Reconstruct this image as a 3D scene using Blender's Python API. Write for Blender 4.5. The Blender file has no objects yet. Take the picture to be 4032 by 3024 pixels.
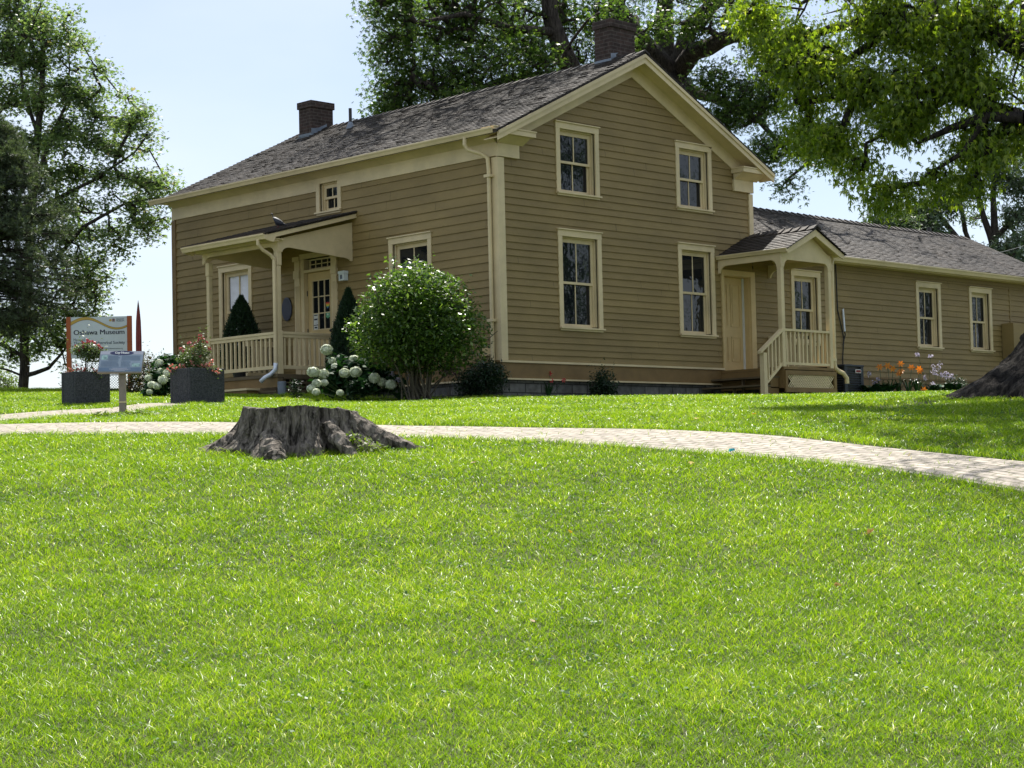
import bpy, bmesh, math, random
import numpy as np
from mathutils import Vector, Matrix
PI = math.pi
rnd = random.Random(7)
rng = np.random.default_rng(11)
SC = bpy.context.scene
COL = SC.collection

# ------------------------------------------------------------------ camera
CAM = np.array([-22.0006, -22.5039, -1.3576])
CR = np.array([0.71201324, -0.70180081, -0.02264417])
CU = np.array([-0.01732251, -0.04979553, 0.9986092])
CF = np.array([0.70195233, 0.71063072, 0.04761203])
FPX = 7121.0
cd = bpy.data.cameras.new("camera"); cam = bpy.data.objects.new("camera", cd); COL.objects.link(cam)
cd.sensor_width = 36; cd.lens = FPX / 4032 * 36; cd.clip_start = 0.1; cd.clip_end = 3000
M = Matrix.Identity(4)
for i in range(3):
    M[i][0] = CR[i]; M[i][1] = CU[i]; M[i][2] = -CF[i]; M[i][3] = CAM[i]
cam.matrix_world = M
SC.camera = cam
# ------------------------------------------------------------------ sky and sun
SUN = Vector((0.46, 0.38, 1.0)).normalized()
SEL = math.asin(SUN.z); SAZ = math.atan2(SUN.x, SUN.y)
W = bpy.data.worlds.new("World"); SC.world = W; W.use_nodes = True
wn = W.node_tree.nodes; wl = W.node_tree.links
bg = wn["Background"]
sky = wn.new("ShaderNodeTexSky"); sky.sky_type = 'NISHITA'; sky.sun_disc = False
sky.sun_elevation = SEL; sky.sun_rotation = SAZ; sky.altitude = 100; sky.air_density = 1.0; sky.dust_density = 0.6; sky.ozone_density = 1.5
tc = wn.new("ShaderNodeTexCoord"); mp = wn.new("ShaderNodeMapping"); mp.inputs['Scale'].default_value = (1.1, 1.1, 3.2)
nz = wn.new("ShaderNodeTexNoise"); nz.inputs['Scale'].default_value = 1.7; nz.inputs['Detail'].default_value = 5; nz.inputs['Roughness'].default_value = .5
rp = wn.new("ShaderNodeValToRGB"); rp.color_ramp.elements[0].position = .30; rp.color_ramp.elements[0].color = (.24, .24, .24, 1)
rp.color_ramp.elements[1].position = .68; rp.color_ramp.elements[1].color = (.66, .66, .66, 1)
mx = wn.new("ShaderNodeMixRGB"); mx.inputs['Color2'].default_value = (8.3, 8.8, 9.9, 1)
wl.new(tc.outputs['Generated'], mp.inputs['Vector']); wl.new(mp.outputs[0], nz.inputs['Vector']); wl.new(nz.outputs['Fac'], rp.inputs[0])
wl.new(rp.outputs[0], mx.inputs['Fac']); wl.new(sky.outputs[0], mx.inputs['Color1']); wl.new(mx.outputs[0], bg.inputs['Color'])
bg.inputs['Strength'].default_value = 0.07
sd = bpy.data.lights.new("sun", 'SUN'); sun = bpy.data.objects.new("sun", sd); COL.objects.link(sun)
sd.energy = 4.9; sd.angle = math.radians(.53); sd.color = (1.0, .955, .87)
sun.rotation_euler = SUN.to_track_quat('Z', 'Y').to_euler(); sun.location = (20, 20, 40)
SC.view_settings.view_transform = 'Standard'; SC.view_settings.look = 'None'
SC.view_settings.exposure = 0.9; SC.view_settings.gamma = 1.0
SC.cycles.max_bounces = 7; SC.cycles.diffuse_bounces = 3; SC.cycles.glossy_bounces = 3; SC.cycles.transmission_bounces = 4
SC.cycles.transparent_max_bounces = 6

# ------------------------------------------------------------------ placing helpers (a pixel of the survey + a distance -> a point)
def ray(px, py):
    d = CF * FPX + CR * (px - 2016) - CU * (py - 1512)
    return d / (d @ CF)
def at(px, py, d): return CAM + ray(px, py) * d
def on(px, py, ax, val):
    d = ray(px, py); return CAM + (val - CAM[ax]) / d[ax] * d
_S = np.array([-60, -20, 0, 5, 8, 12, 16, 17.2, 20, 24, 28, 31, 34, 38, 45, 55, 75, 120, 400.])
_Z = np.array([-4, -3.2, -2.96, -2.86, -2.64, -2.08, -1.32, -1.12, -.82, -.50, -.27, -.15, -.06, .05, .10, -.1, -1.6, -5, -30.])
_xs = np.arange(-60, 400, .25); _k = np.exp(-np.linspace(-2, 2, 25) ** 2); _k /= _k.sum()
_zs = np.convolve(np.pad(np.interp(_xs, _S, _Z), 12, mode='edge'), _k, mode='valid')
def H(x, y):
    x = np.asarray(x, float); y = np.asarray(y, float)
    s = (x - CAM[0]) * .7027 + (y - CAM[1]) * .7114; t = (x - CAM[0]) * .7122 - (y - CAM[1]) * .7020
    z = np.interp(s, _xs, _zs)
    z = z + .042 * np.logaddexp(0, y * 2.5) / 2.5 * np.clip(1 - (s - 44) / 25, 0, 1) * np.clip((s - 22) / 8, 0, 1)
    z = z - .18 * np.clip((x + 1) / 7, 0, 1) * np.clip((s - 22) / 4, 0, 1) * np.clip(1 - (s - 31) / 10, 0, 1)
    z = z + .02 * np.sin(x * .9 + 1.3) * np.cos(y * .7) + .012 * np.sin(x * 2.1 + y * 1.7)
    z = z + .16 * np.exp(-(((s - 21.5) / 2.2) ** 2 + ((t - 7.2) / 1.9) ** 2))      # mound round the roots of the big tree
    return z
def G(px, py, d0=6.0):
    d = ray(px, py); s = d0
    while s < 60:
        p = CAM + d * s
        if p[2] < float(H(p[0], p[1])) : pass
        elif s > d0 and False: pass
        s += .02
        q = CAM + d * s
        a = p[2] - float(H(p[0], p[1])); b = q[2] - float(H(q[0], q[1]))
        if a > 0 >= b: return q
    return at(px, py, 36)
def gz(x, y): return float(H(x, y))

# ------------------------------------------------------------------ materials
def nodes(name):
    m = bpy.data.materials.new(name); m.use_nodes = True
    return m, m.node_tree.nodes, m.node_tree.links, m.node_tree.nodes['Principled BSDF']
def mat(name, col, rough=.6, var=.12, scale=4, bump=0, bscale=60, metal=0, stretch=(1, 1, 1), spec=.4, dark=None, island=0):
    m, n, l, b = nodes(name)
    b.inputs['Roughness'].default_value = rough; b.inputs['Metallic'].default_value = metal
    b.inputs['Specular IOR Level'].default_value = spec
    t = n.new('ShaderNodeTexCoord'); mpg = n.new('ShaderNodeMapping'); mpg.inputs['Scale'].default_value = stretch
    l.new(t.outputs['Object'], mpg.inputs['Vector'])
    z = n.new('ShaderNodeTexNoise'); z.inputs['Scale'].default_value = scale; z.inputs['Detail'].default_value = 6; z.inputs['Roughness'].default_value = .65
    l.new(mpg.outputs[0], z.inputs['Vector'])
    r = n.new('ShaderNodeValToRGB'); c = np.array(col); lo = np.array(dark) if dark is not None else c * (1 - var * 1.6); hi = np.clip(c * (1 + var), 0, 1)
    r.color_ramp.elements[0].position = .32; r.color_ramp.elements[0].color = (*lo, 1)
    r.color_ramp.elements[1].position = .66; r.color_ramp.elements[1].color = (*hi, 1)
    l.new(z.outputs['Fac'], r.inputs[0]); out = r.outputs[0]
    if island:
        g = n.new('ShaderNodeNewGeometry'); r2 = n.new('ShaderNodeValToRGB')
        r2.color_ramp.elements[0].color = (1 - island,) * 3 + (1,); r2.color_ramp.elements[1].color = (1 + island * .7, 1 + island * .68, 1 + island * .6, 1)
        mm = n.new('ShaderNodeMixRGB'); mm.blend_type = 'MULTIPLY'; mm.inputs['Fac'].default_value = 1
        l.new(g.outputs['Random Per Island'], r2.inputs[0]); l.new(out, mm.inputs['Color1']); l.new(r2.outputs[0], mm.inputs['Color2']); out = mm.outputs[0]
    l.new(out, b.inputs['Base Color'])
    if bump:
        z2 = n.new('ShaderNodeTexNoise'); z2.inputs['Scale'].default_value = bscale; z2.inputs['Detail'].default_value = 4
        l.new(mpg.outputs[0], z2.inputs['Vector'])
        bp = n.new('ShaderNodeBump'); bp.inputs['Strength'].default_value = bump; bp.inputs['Distance'].default_value = .02
        l.new(z2.outputs['Fac'], bp.inputs['Height']); l.new(bp.outputs[0], b.inputs['Normal'])
    return m
def thinglass():
    m = bpy.data.materials.new('thin_window_glass'); m.use_nodes = True; n = m.node_tree.nodes; l = m.node_tree.links; n.clear()
    o = n.new('ShaderNodeOutputMaterial'); t = n.new('ShaderNodeBsdfTransparent'); g = n.new('ShaderNodeBsdfGlossy'); g.inputs['Roughness'].default_value = .02
    f = n.new('ShaderNodeFresnel'); f.inputs['IOR'].default_value = 1.5; x = n.new('ShaderNodeMixShader'); gm = n.new('ShaderNodeNewGeometry'); iv = n.new('ShaderNodeMath'); iv.operation = 'SUBTRACT'; iv.inputs[0].default_value = 1; l.new(gm.outputs['Backfacing'], iv.inputs[1]); ml = n.new('ShaderNodeMath'); ml.operation = 'MULTIPLY'; l.new(f.outputs[0], ml.inputs[0]); l.new(iv.outputs[0], ml.inputs[1]); l.new(ml.outputs[0], x.inputs[0]); l.new(t.outputs[0], x.inputs[1]); l.new(g.outputs[0], x.inputs[2]); l.new(x.outputs[0], o.inputs['Surface'])
    return m
def leafmat(name, cols, rough=.42, trans=.45, tcol=(1.25, 1.35, .55), spec=.45):
    """cols: ramp over the per-leaf random attribute"""
    m, n, l, b = nodes(name)
    a = n.new('ShaderNodeAttribute'); a.attribute_name = 'rnd'
    r = n.new('ShaderNodeValToRGB'); e = r.color_ramp.elements
    while len(e) < len(cols): e.new(.5)
    for i, (p, c) in enumerate(cols): e[i].position = p; e[i].color = (*c, 1)
    l.new(a.outputs['Fac'], r.inputs[0]); l.new(r.outputs[0], b.inputs['Base Color'])
    b.inputs['Roughness'].default_value = rough; b.inputs['Specular IOR Level'].default_value = spec
    tr = n.new('ShaderNodeBsdfTranslucent'); mm = n.new('ShaderNodeMixRGB'); mm.blend_type = 'MULTIPLY'; mm.inputs['Fac'].default_value = 1
    mm.inputs['Color2'].default_value = (*tcol, 1); l.new(r.outputs[0], mm.inputs['Color1']); l.new(mm.outputs[0], tr.inputs['Color'])
    ms = n.new('ShaderNodeMixShader'); ms.inputs[0].default_value = trans
    l.new(b.outputs[0], ms.inputs[1]); l.new(tr.outputs[0], ms.inputs[2]); l.new(ms.outputs[0], n['Material Output'].inputs['Surface'])
    return m
def brickmat(name, c1, c2, mortar, bw, bh, ms=.012, axis='wall', uv=False, rough=.85, squash=1):
    m, n, l, b = nodes(name); b.inputs['Roughness'].default_value = rough; b.inputs['Specular IOR Level'].default_value = .2
    t = n.new('ShaderNodeTexCoord'); br = n.new('ShaderNodeTexBrick')
    if uv: src = t.outputs['UV']
    else:
        s = n.new('ShaderNodeSeparateXYZ'); l.new(t.outputs['Object'], s.inputs[0]); ad = n.new('ShaderNodeMath'); l.new(s.outputs[0], ad.inputs[0]); l.new(s.outputs[1], ad.inputs[1])
        c = n.new('ShaderNodeCombineXYZ'); l.new(ad.outputs[0], c.inputs[0]); l.new(s.outputs[2], c.inputs[1]); src = c.outputs[0]
    l.new(src, br.inputs['Vector'])
    br.inputs['Scale'].default_value = 1; br.inputs['Brick Width'].default_value = bw; br.inputs['Row Height'].default_value = bh; br.inputs['Mortar Size'].default_value = ms
    br.inputs['Color1'].default_value = (*c1, 1); br.inputs['Color2'].default_value = (*c2, 1); br.inputs['Mortar'].default_value = (*mortar, 1); br.inputs['Mortar Smooth'].default_value = .3
    z = n.new('ShaderNodeTexNoise'); z.inputs['Scale'].default_value = 9; z.inputs['Detail'].default_value = 6; l.new(t.outputs['Object'], z.inputs['Vector'])
    r = n.new('ShaderNodeValToRGB'); r.color_ramp.elements[0].position = .3; r.color_ramp.elements[0].color = (.62, .6, .58, 1); r.color_ramp.elements[1].position = .7; r.color_ramp.elements[1].color = (1.15, 1.12, 1.1, 1)
    mm = n.new('ShaderNodeMixRGB'); mm.blend_type = 'MULTIPLY'; mm.inputs['Fac'].default_value = 1
    l.new(z.outputs['Fac'], r.inputs[0]); l.new(br.outputs['Color'], mm.inputs['Color1']); l.new(r.outputs[0], mm.inputs['Color2']); l.new(mm.outputs[0], b.inputs['Base Color'])
    bp = n.new('ShaderNodeBump'); bp.inputs['Strength'].default_value = .5; bp.inputs['Distance'].default_value = .01; bp.invert = True
    l.new(br.outputs['Fac'], bp.inputs['Height']); l.new(bp.outputs[0], b.inputs['Normal'])
    return m
def glassmat():
    m, n, l, b = nodes('window_glass'); b.inputs['Base Color'].default_value = (.008, .011, .014, 1); b.inputs['Roughness'].default_value = .03
    b.inputs['Specular IOR Level'].default_value = .5
    z = n.new('ShaderNodeTexNoise'); z.inputs['Scale'].default_value = 3.5; t = n.new('ShaderNodeTexCoord'); l.new(t.outputs['Object'], z.inputs['Vector'])
    bp = n.new('ShaderNodeBump'); bp.inputs['Strength'].default_value = .25; bp.inputs['Distance'].default_value = .02
    l.new(z.outputs['Fac'], bp.inputs['Height']); l.new(bp.outputs[0], b.inputs['Normal'])
    return m
def barkmat(name, c1, c2, vs=(9, 9, 1.6), bump=1.0):
    m, n, l, b = nodes(name); b.inputs['Roughness'].default_value = .9; b.inputs['Specular IOR Level'].default_value = .15
    t = n.new('ShaderNodeTexCoord'); mpg = n.new('ShaderNodeMapping'); mpg.inputs['Scale'].default_value = vs; l.new(t.outputs['Object'], mpg.inputs['Vector'])
    z = n.new('ShaderNodeTexNoise'); z.inputs['Scale'].default_value = 2.2; z.inputs['Detail'].default_value = 9; z.inputs['Roughness'].default_value = .7; z.inputs['Distortion'].default_value = .6
    l.new(mpg.outputs[0], z.inputs['Vector'])
    r = n.new('ShaderNodeValToRGB'); r.color_ramp.elements[0].position = .38; r.color_ramp.elements[0].color = (*c1, 1); r.color_ramp.elements[1].position = .6; r.color_ramp.elements[1].color = (*c2, 1)
    l.new(z.outputs['Fac'], r.inputs[0]); l.new(r.outputs[0], b.inputs['Base Color'])
    bp = n.new('ShaderNodeBump'); bp.inputs['Strength'].default_value = bump; bp.inputs['Distance'].default_value = .08
    l.new(z.outputs['Fac'], bp.inputs['Height']); l.new(bp.outputs[0], b.inputs['Normal'])
    return m
MT = dict(
    siding=mat('tan_clapboard_paint', (.250, .178, .066), .62, .11, .8, .3, 30, stretch=(1, 1, 2), island=.05),
    joint=mat('board_joint', (.09, .068, .04), .8, .1),
    trim=mat('cream_trim_paint', (.66, .535, .315), .5, .10, 1.4, .08, 40),
    brown=mat('ochre_skirt_paint', (.20, .125, .045), .6, .12, 3, .1, 40),
    dkwood=mat('brown_deck_paint', (.115, .085, .045), .65, .15, 3),
    shade=mat('weathered_cedar_shingle', (.050, .040, .033), .6, .30, 1.6, .5, 45, stretch=(1, 1, 1), dark=(.030, .024, .021), island=.45, spec=.35),
    glass=glassmat(), brick=brickmat('red_brick', (.070, .047, .040), (.048, .037, .033), (.10, .085, .075), .215, .072, .009),
    flash=mat('blue_grey_metal_flashing', (.19, .22, .26), .5, .15, 6, metal=.3),
    stone=brickmat('foundation_stone', (.17, .17, .155), (.10, .105, .10), (.06, .06, .055), .40, .17, .014),
    white=mat('white_enamel', (.78, .78, .76), .4, .03), metalw=mat('bare_white_metal', (.68, .72, .80), .3, .05, metal=.2),
    black=mat('black_metal', (.02, .02, .022), .45, .1), iron=mat('dark_iron', (.03, .028, .027), .5, .1),
    hvac=mat('dark_slate_cabinet', (.026, .034, .044), .45, .1), plaque=mat('blue_grey_plaque', (.055, .06, .085), .4, .1),
    lamp=mat('frosted_lamp', (.62, .68, .66), .3, .04), blind=mat('pale_window_blind', (.86, .86, .94), .5, .05, 5),
    orange=mat('rust_orange_post', (.33, .075, .012), .5, .08), sign=mat('pale_grey_sign_face', (.52, .57, .58), .45, .04),
    gold=mat('gold_band', (.46, .30, .05), .5, .05), goldd=mat('dark_gold_edge', (.20, .12, .03), .5, .05), navy=mat('navy_lettering', (.012, .014, .03), .5, .02), grey=mat('grey_print', (.10, .12, .15), .5, .05),
    panel=mat('faded_blue_print', (.30, .36, .43), .25, .12, 3), panell=mat('pale_print_band', (.50, .50, .56), .25, .05), oval=mat('indigo_oval', (.05, .055, .13), .3, .05), dband=mat('slate_print_band', (.13, .19, .27), .3, .05),
    photog=mat('green_tinted_photo', (.35, .50, .46), .3, .4, 22, dark=(.12, .2, .2)), postg=mat('weathered_grey_post', (.24, .20, .165), .6, .1, 6),
    red=mat('red_canvas', (.20, .035, .03), .7, .25, 9, stretch=(1, 1, .2)), conc=mat('dark_exposed_aggregate', (.050, .053, .058), .9, .5, 38, .9, 70, dark=(.018, .02, .022)),
    soil=mat('lawn_soil', (.045, .06, .015), .95, .3, 3, dark=(.03, .032, .012)), mulch=mat('dark_mulch', (.022, .016, .011), .95, .4, 30),
    bark=barkmat('furrowed_grey_bark', (.007, .006, .006), (.050, .043, .037), (6, 6, 1.6), 1.0), sbark=barkmat('stump_bark', (.022, .019, .015), (.32, .28, .235), (7, 7, 2.0), 1.0),
    barkm=barkmat('dark_maple_bark', (.020, .017, .015), (.095, .080, .068)), cut=mat('sawn_wood', (.10, .085, .065), .85, .3, 12),
    twig=mat('shrub_stem', (.10, .085, .06), .8, .2, 9), stem=mat('green_stem', (.05, .085, .025), .6, .2, 9),
    amber=mat('warm_door_paint', (.58, .43, .20), .5, .05), strip=mat('white_weatherstrip', (.72, .74, .70), .5, .03),
    paper=mat('white_paper_notice', (.68, .68, .62), .6, .05), greens=mat('green_sticker', (.12, .38, .20), .5, .1), cable=mat('black_cable', (.015, .015, .015), .6, .1), wire=mat('grey_service_cable', (.20, .20, .19), .5, .1),
)
MT['path'] = brickmat('pinkish_grey_pavers', (.44, .40, .345), (.345, .31, .27), (.20, .19, .14), .21, .105, .014, uv=True, rough=.8)
MT['grass'] = leafmat('grass_blades', [(0, (.055, .120, .004)), (.35, (.150, .275, .008)), (.72, (.250, .400, .020)), (.92, (.36, .47, .06)), (.97, (.60, .60, .34)), (1, (.80, .80, .62))], .34, .5, (1.2, 1.2, .4), .26)
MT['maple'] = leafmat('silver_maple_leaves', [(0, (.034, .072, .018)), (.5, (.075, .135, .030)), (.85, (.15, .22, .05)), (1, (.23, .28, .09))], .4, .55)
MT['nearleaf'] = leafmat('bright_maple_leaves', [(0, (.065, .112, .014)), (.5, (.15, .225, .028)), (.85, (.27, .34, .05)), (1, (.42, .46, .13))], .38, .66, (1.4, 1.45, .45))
MT['leftleaf'] = leafmat('green_maple_leaves', [(0, (.075, .130, .060)), (.5, (.15, .215, .10)), (.88, (.24, .30, .15)), (1, (.30, .24, .19))], .42, .58)
MT['farleaf'] = leafmat('grey_green_leaves', [(0, (.06, .10, .06)), (.5, (.10, .15, .085)), (1, (.17, .21, .13))], .5, .35)
MT['needle'] = leafmat('pine_needles', [(0, (.05, .08, .045)), (.5, (.11, .15, .085)), (1, (.26, .29, .19))], .45, .25)
MT['cedar'] = leafmat('cedar_scales', [(0, (.008, .024, .010)), (.7, (.016, .045, .016)), (1, (.035, .075, .022))], .55, .15)
MT['bushl'] = leafmat('bright_shrub_leaves', [(0, (.032, .070, .018)), (.5, (.075, .145, .030)), (.85, (.17, .26, .05)), (1, (.36, .40, .20))], .34, .45, (1.3, 1.35, .6), spec=.55)
MT['darkl'] = leafmat('dark_shrub_leaves', [(0, (.010, .026, .013)), (.6, (.022, .052, .024)), (1, (.05, .085, .04))], .4, .2)
MT['hydl'] = leafmat('hydrangea_leaves', [(0, (.010, .034, .014)), (1, (.026, .080, .026))], .6, .25, spec=.2)
MT['hostal'] = leafmat('hosta_leaves', [(0, (.014, .045, .016)), (.8, (.028, .085, .028)), (1, (.09, .15, .06))], .35, .25)
MT['clov'] = leafmat('clover_leaves', [(0, (.07, .15, .03)), (1, (.14, .26, .06))], .5, .4)
MT['yell'] = leafmat('yellow_green_leaves', [(0, (.06, .11, .02)), (1, (.20, .26, .04))], .5, .45)
MT['burg'] = leafmat('burgundy_green_leaves', [(0, (.035, .06, .02)), (.5, (.07, .09, .03)), (.75, (.10, .045, .03)), (1, (.16, .07, .05))], .5, .35)
MT['purp'] = leafmat('purple_leaves', [(0, (.05, .03, .055)), (1, (.10, .06, .10))], .5, .3)
MT['rosel'] = leafmat('rose_leaves', [(0, (.05, .085, .03)), (.6, (.12, .17, .07)), (.9, (.22, .26, .14)), (1, (.22, .06, .05))], .4, .35)
MT['rose'] = leafmat('red_rose_petals', [(0, (.30, .05, .06)), (1, (.48, .14, .15))], .5, .3, (1.2, .7, .7))
MT['pink'] = leafmat('coral_petals', [(0, (.60, .20, .16)), (1, (.75, .42, .36))], .5, .3, (1.2, .7, .7))
MT['lily'] = leafmat('orange_lily_petals', [(0, (.72, .20, .01)), (1, (.85, .38, .03))], .45, .35, (1.3, .9, .4))
MT['lilyr'] = leafmat('red_lily_petals', [(0, (.50, .03, .03)), (1, (.60, .10, .08))], .45, .35, (1.3, .7, .6))
MT['lav'] = leafmat('lavender_petals', [(0, (.42, .36, .50)), (1, (.65, .60, .72))], .5, .35, (1, 1, 1))
MT['bloom'] = leafmat('cream_green_florets', [(0, (.46, .52, .36)), (.6, (.62, .66, .52)), (1, (.74, .76, .66))], .6, .2, (1, 1.05, .8))
MT['dry'] = leafmat('dry_fallen_leaf', [(0, (.28, .16, .07)), (1, (.42, .28, .14))], .6, .3, (1, .9, .7))
MT['ylw'] = leafmat('yellow_fallen_leaf', [(0, (.55, .38, .05)), (1, (.62, .46, .08))], .6, .3, (1, .9, .5))
MT['blue'] = mat('cyan_plastic', (.05, .45, .6), .4, .05)
MT['feather'] = mat('slate_feathers', (.025, .028, .04), .55, .35, 25); MT['featherl'] = mat('pale_grey_feathers', (.09, .11, .14), .55, .2, 25)

# ------------------------------------------------------------------ object helpers
def tag(o, label=None, cat=None, group=None, kind=None):
    if label: o['label'] = label
    if cat: o['category'] = cat
    if group: o['group'] = group
    if kind: o['kind'] = kind
    return o
def empty(name, loc=(0, 0, 0), label=None, cat=None, group=None):
    o = bpy.data.objects.new(name, None); COL.objects.link(o); o.location = loc
    o.empty_display_size = .2
    return tag(o, label, cat, group)
def link(name, me, parent=None):
    o = bpy.data.objects.new(name, me); COL.objects.link(o)
    if parent is not None:
        o.parent = parent
        root = parent; off = Vector((0, 0, 0))
        while root is not None: off += root.location; root = root.parent
        o.location = -off
    return o
class MB:
    def __init__(s): s.v = []; s.f = []; s.m = []; s.mats = []
    def mi(s, m):
        m = MT[m] if isinstance(m, str) else m
        if m not in s.mats: s.mats.append(m)
        return s.mats.index(m)
    def add(s, V, F, m):
        k = len(s.v); i = s.mi(m); s.v += [tuple(map(float, p)) for p in V]; s.f += [[q + k for q in f] for f in F]; s.m += [i] * len(F); return s
    def box(s, a, b, m, T=None):
        x0, y0, z0 = [min(p, q) for p, q in zip(a, b)]; x1, y1, z1 = [max(p, q) for p, q in zip(a, b)]
        V = [(x0, y0, z0), (x1, y0, z0), (x1, y1, z0), (x0, y1, z0), (x0, y0, z1), (x1, y0, z1), (x1, y1, z1), (x0, y1, z1)]
        if T: V = [T(p) for p in V]
        return s.add(V, [(0, 3, 2, 1), (4, 5, 6, 7), (0, 1, 5, 4), (1, 2, 6, 5), (2, 3, 7, 6), (3, 0, 4, 7)], m)
    def prism(s, poly, ext, m):
        """poly: list of 3d points, ext: extrusion vector"""
        n = len(poly); V = [tuple(p) for p in poly] + [tuple(np.add(p, ext)) for p in poly]
        F = [list(range(n))[::-1], list(range(n, 2 * n))] + [[i, (i + 1) % n, n + (i + 1) % n, n + i] for i in range(n)]
        return s.add(V, F, m)
    def tube(s, pts, rad, m, k=8, cap=True, sq=1.0):
        pts = [np.array(p, float) for p in pts]; rad = rad if hasattr(rad, '__len__') else [rad] * len(pts)
        V = []; ref = None
        for i, p in enumerate(pts):
            t = pts[min(i + 1, len(pts) - 1)] - pts[max(i - 1, 0)]; t = t / (np.linalg.norm(t) + 1e-9)
            if ref is None: ref = np.array([1., 0, 0]) if abs(t[0]) < .8 else np.array([0, 1., 0])
            a = ref - t * (ref @ t); a /= np.linalg.norm(a) + 1e-9; b = np.cross(t, a); ref = a
            for j in range(k):
                w = 2 * PI * (j + .5) / k; V.append(p + rad[i] * (a * math.cos(w) + b * math.sin(w) * sq))
        F = [[i * k + j, i * k + (j + 1) % k, (i + 1) * k + (j + 1) % k, (i + 1) * k + j] for i in range(len(pts) - 1) for j in range(k)]
        if cap: F += [list(range(k))[::-1], list(range((len(pts) - 1) * k, len(pts) * k))]
        return s.add(V, F, m)
    def lathe(s, c, prof, m, k=16):
        V = []; F = []
        for r, z in prof:
            for j in range(k): V.append((c[0] + r * math.cos(2 * PI * j / k), c[1] + r * math.sin(2 * PI * j / k), c[2] + z))
        for i in range(len(prof) - 1):
            for j in range(k): F.append([i * k + j, i * k + (j + 1) % k, (i + 1) * k + (j + 1) % k, (i + 1) * k + j])
        F += [list(range(k))[::-1], list(range((len(prof) - 1) * k, len(prof) * k))]
        return s.add(V, F, m)
    def build(s, name, parent=None, smooth=False, bevel=0):
        me = bpy.data.meshes.new(name); me.from_pydata(s.v, [], s.f)
        for m in s.mats: me.materials.append(m)
        me.polygons.foreach_set('material_index', s.m)
        bm = bmesh.new(); bm.from_mesh(me); bmesh.ops.recalc_face_normals(bm, faces=bm.faces); bm.to_mesh(me); bm.free()
        if smooth: me.polygons.foreach_set('use_smooth', [True] * len(me.polygons))
        o = link(name, me, parent)
        if bevel:
            b = o.modifiers.new('bevel', 'BEVEL'); b.width = bevel; b.segments = 2; b.limit_method = 'ANGLE'
        return o
def npmesh(name, V, F4=None, F3=None, attr=None, mats=(), parent=None, midx=None, smooth=False):
    me = bpy.data.meshes.new(name); V = np.asarray(V, np.float32)
    me.vertices.add(len(V)); me.vertices.foreach_set('co', V.ravel())
    n4 = 0 if F4 is None else len(F4); n3 = 0 if F3 is None else len(F3)
    L = np.concatenate([np.asarray(F4, np.int32).ravel() if n4 else np.zeros(0, np.int32), np.asarray(F3, np.int32).ravel() if n3 else np.zeros(0, np.int32)])
    me.loops.add(len(L)); me.loops.foreach_set('vertex_index', L)
    st = np.concatenate([np.arange(n4) * 4, n4 * 4 + np.arange(n3) * 3]).astype(np.int32)
    me.polygons.add(n4 + n3); me.polygons.foreach_set('loop_start', st)
    for m in mats: me.materials.append(MT[m] if isinstance(m, str) else m)
    if midx is not None: me.polygons.foreach_set('material_index', np.asarray(midx, np.int32))
    if smooth: me.polygons.foreach_set('use_smooth', np.ones(n4 + n3, bool))
    me.update(calc_edges=True)
    if attr is not None:
        a = me.attributes.new('rnd', 'FLOAT', 'POINT'); a.data.foreach_set('value', np.asarray(attr, np.float32))
    return link(name, me, parent)
def unit(a): return a / (np.linalg.norm(a, axis=-1, keepdims=True) + 1e-9)
def leaves(P, size, lobes=((0, 1.0),), droop=.4, wid=.28, jit=.3, bias=None):
    """flat pointed leaves at points P; lobes=(angle, length); each lobe one folded-free kite. returns V, quads, rnd"""
    N = len(P); az = rng.uniform(0, 2 * PI, N); el = rng.normal(-droop, .5, N)
    D = np.stack([np.cos(az) * np.cos(el), np.sin(az) * np.cos(el), np.sin(el)], 1)
    up = unit(np.stack([rng.normal(0, .5, N), rng.normal(0, .5, N), np.ones(N)], 1)); S = unit(np.cross(D, up)); 
    sz = size * (1 + jit * rng.uniform(-1, 1, N))[:, None]
    r = rng.beta(2, 2.2, N); V = []; R = []
    for a, ln in lobes:
        d = D * math.cos(a) + S * math.sin(a); s = -D * math.sin(a) + S * math.cos(a)
        n = np.cross(D, S)
        V.append(np.stack([P, P + (d * .42 + s * wid * .5) * sz * ln + n * sz * .04, P + d * sz * ln, P + (d * .42 - s * wid * .5) * sz * ln + n * sz * .04], 1)); R.append(np.repeat(r[:, None], 4, 1))
    V = np.concatenate(V, 1).reshape(-1, 3); R = np.concatenate(R, 1).ravel()
    return V, np.arange(len(V)).reshape(-1, 4), R
def inball(n, c, r, shell=.0):
    d = unit(rng.normal(size=(n, 3))); u = rng.uniform(shell ** 3, 1, n) ** (1 / 3)
    return np.asarray(c) + d * u[:, None] * np.asarray(r)

# ------------------------------------------------------------------ THE GROUND
def terrain():
    ss = np.concatenate([np.arange(-30, 4, 2.), np.arange(4, 46, .3), np.arange(46, 80, 2.), np.geomspace(80, 900, 20)])
    tt = np.concatenate([-np.geomspace(900, 26, 16), np.arange(-25, 25, .4), np.geomspace(26, 900, 16)])
    S, T = np.meshgrid(ss, tt, indexing='ij')
    X = CAM[0] + S * .7027 + T * .7114; Y = CAM[1] + S * .7114 - T * .7027
    Z = np.maximum(H(X, Y), -30); V = np.stack([X, Y, Z], -1).reshape(-1, 3); n = len(tt)
    i, j = np.meshgrid(np.arange(len(ss) - 1), np.arange(n - 1), indexing='ij'); a = (i * n + j).ravel()
    o = npmesh('lawn_ground', V, np.stack([a, a + 1, a + n + 1, a + n], 1), mats=('soil',), smooth=True); o['kind'] = 'structure'
terrain()
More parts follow.
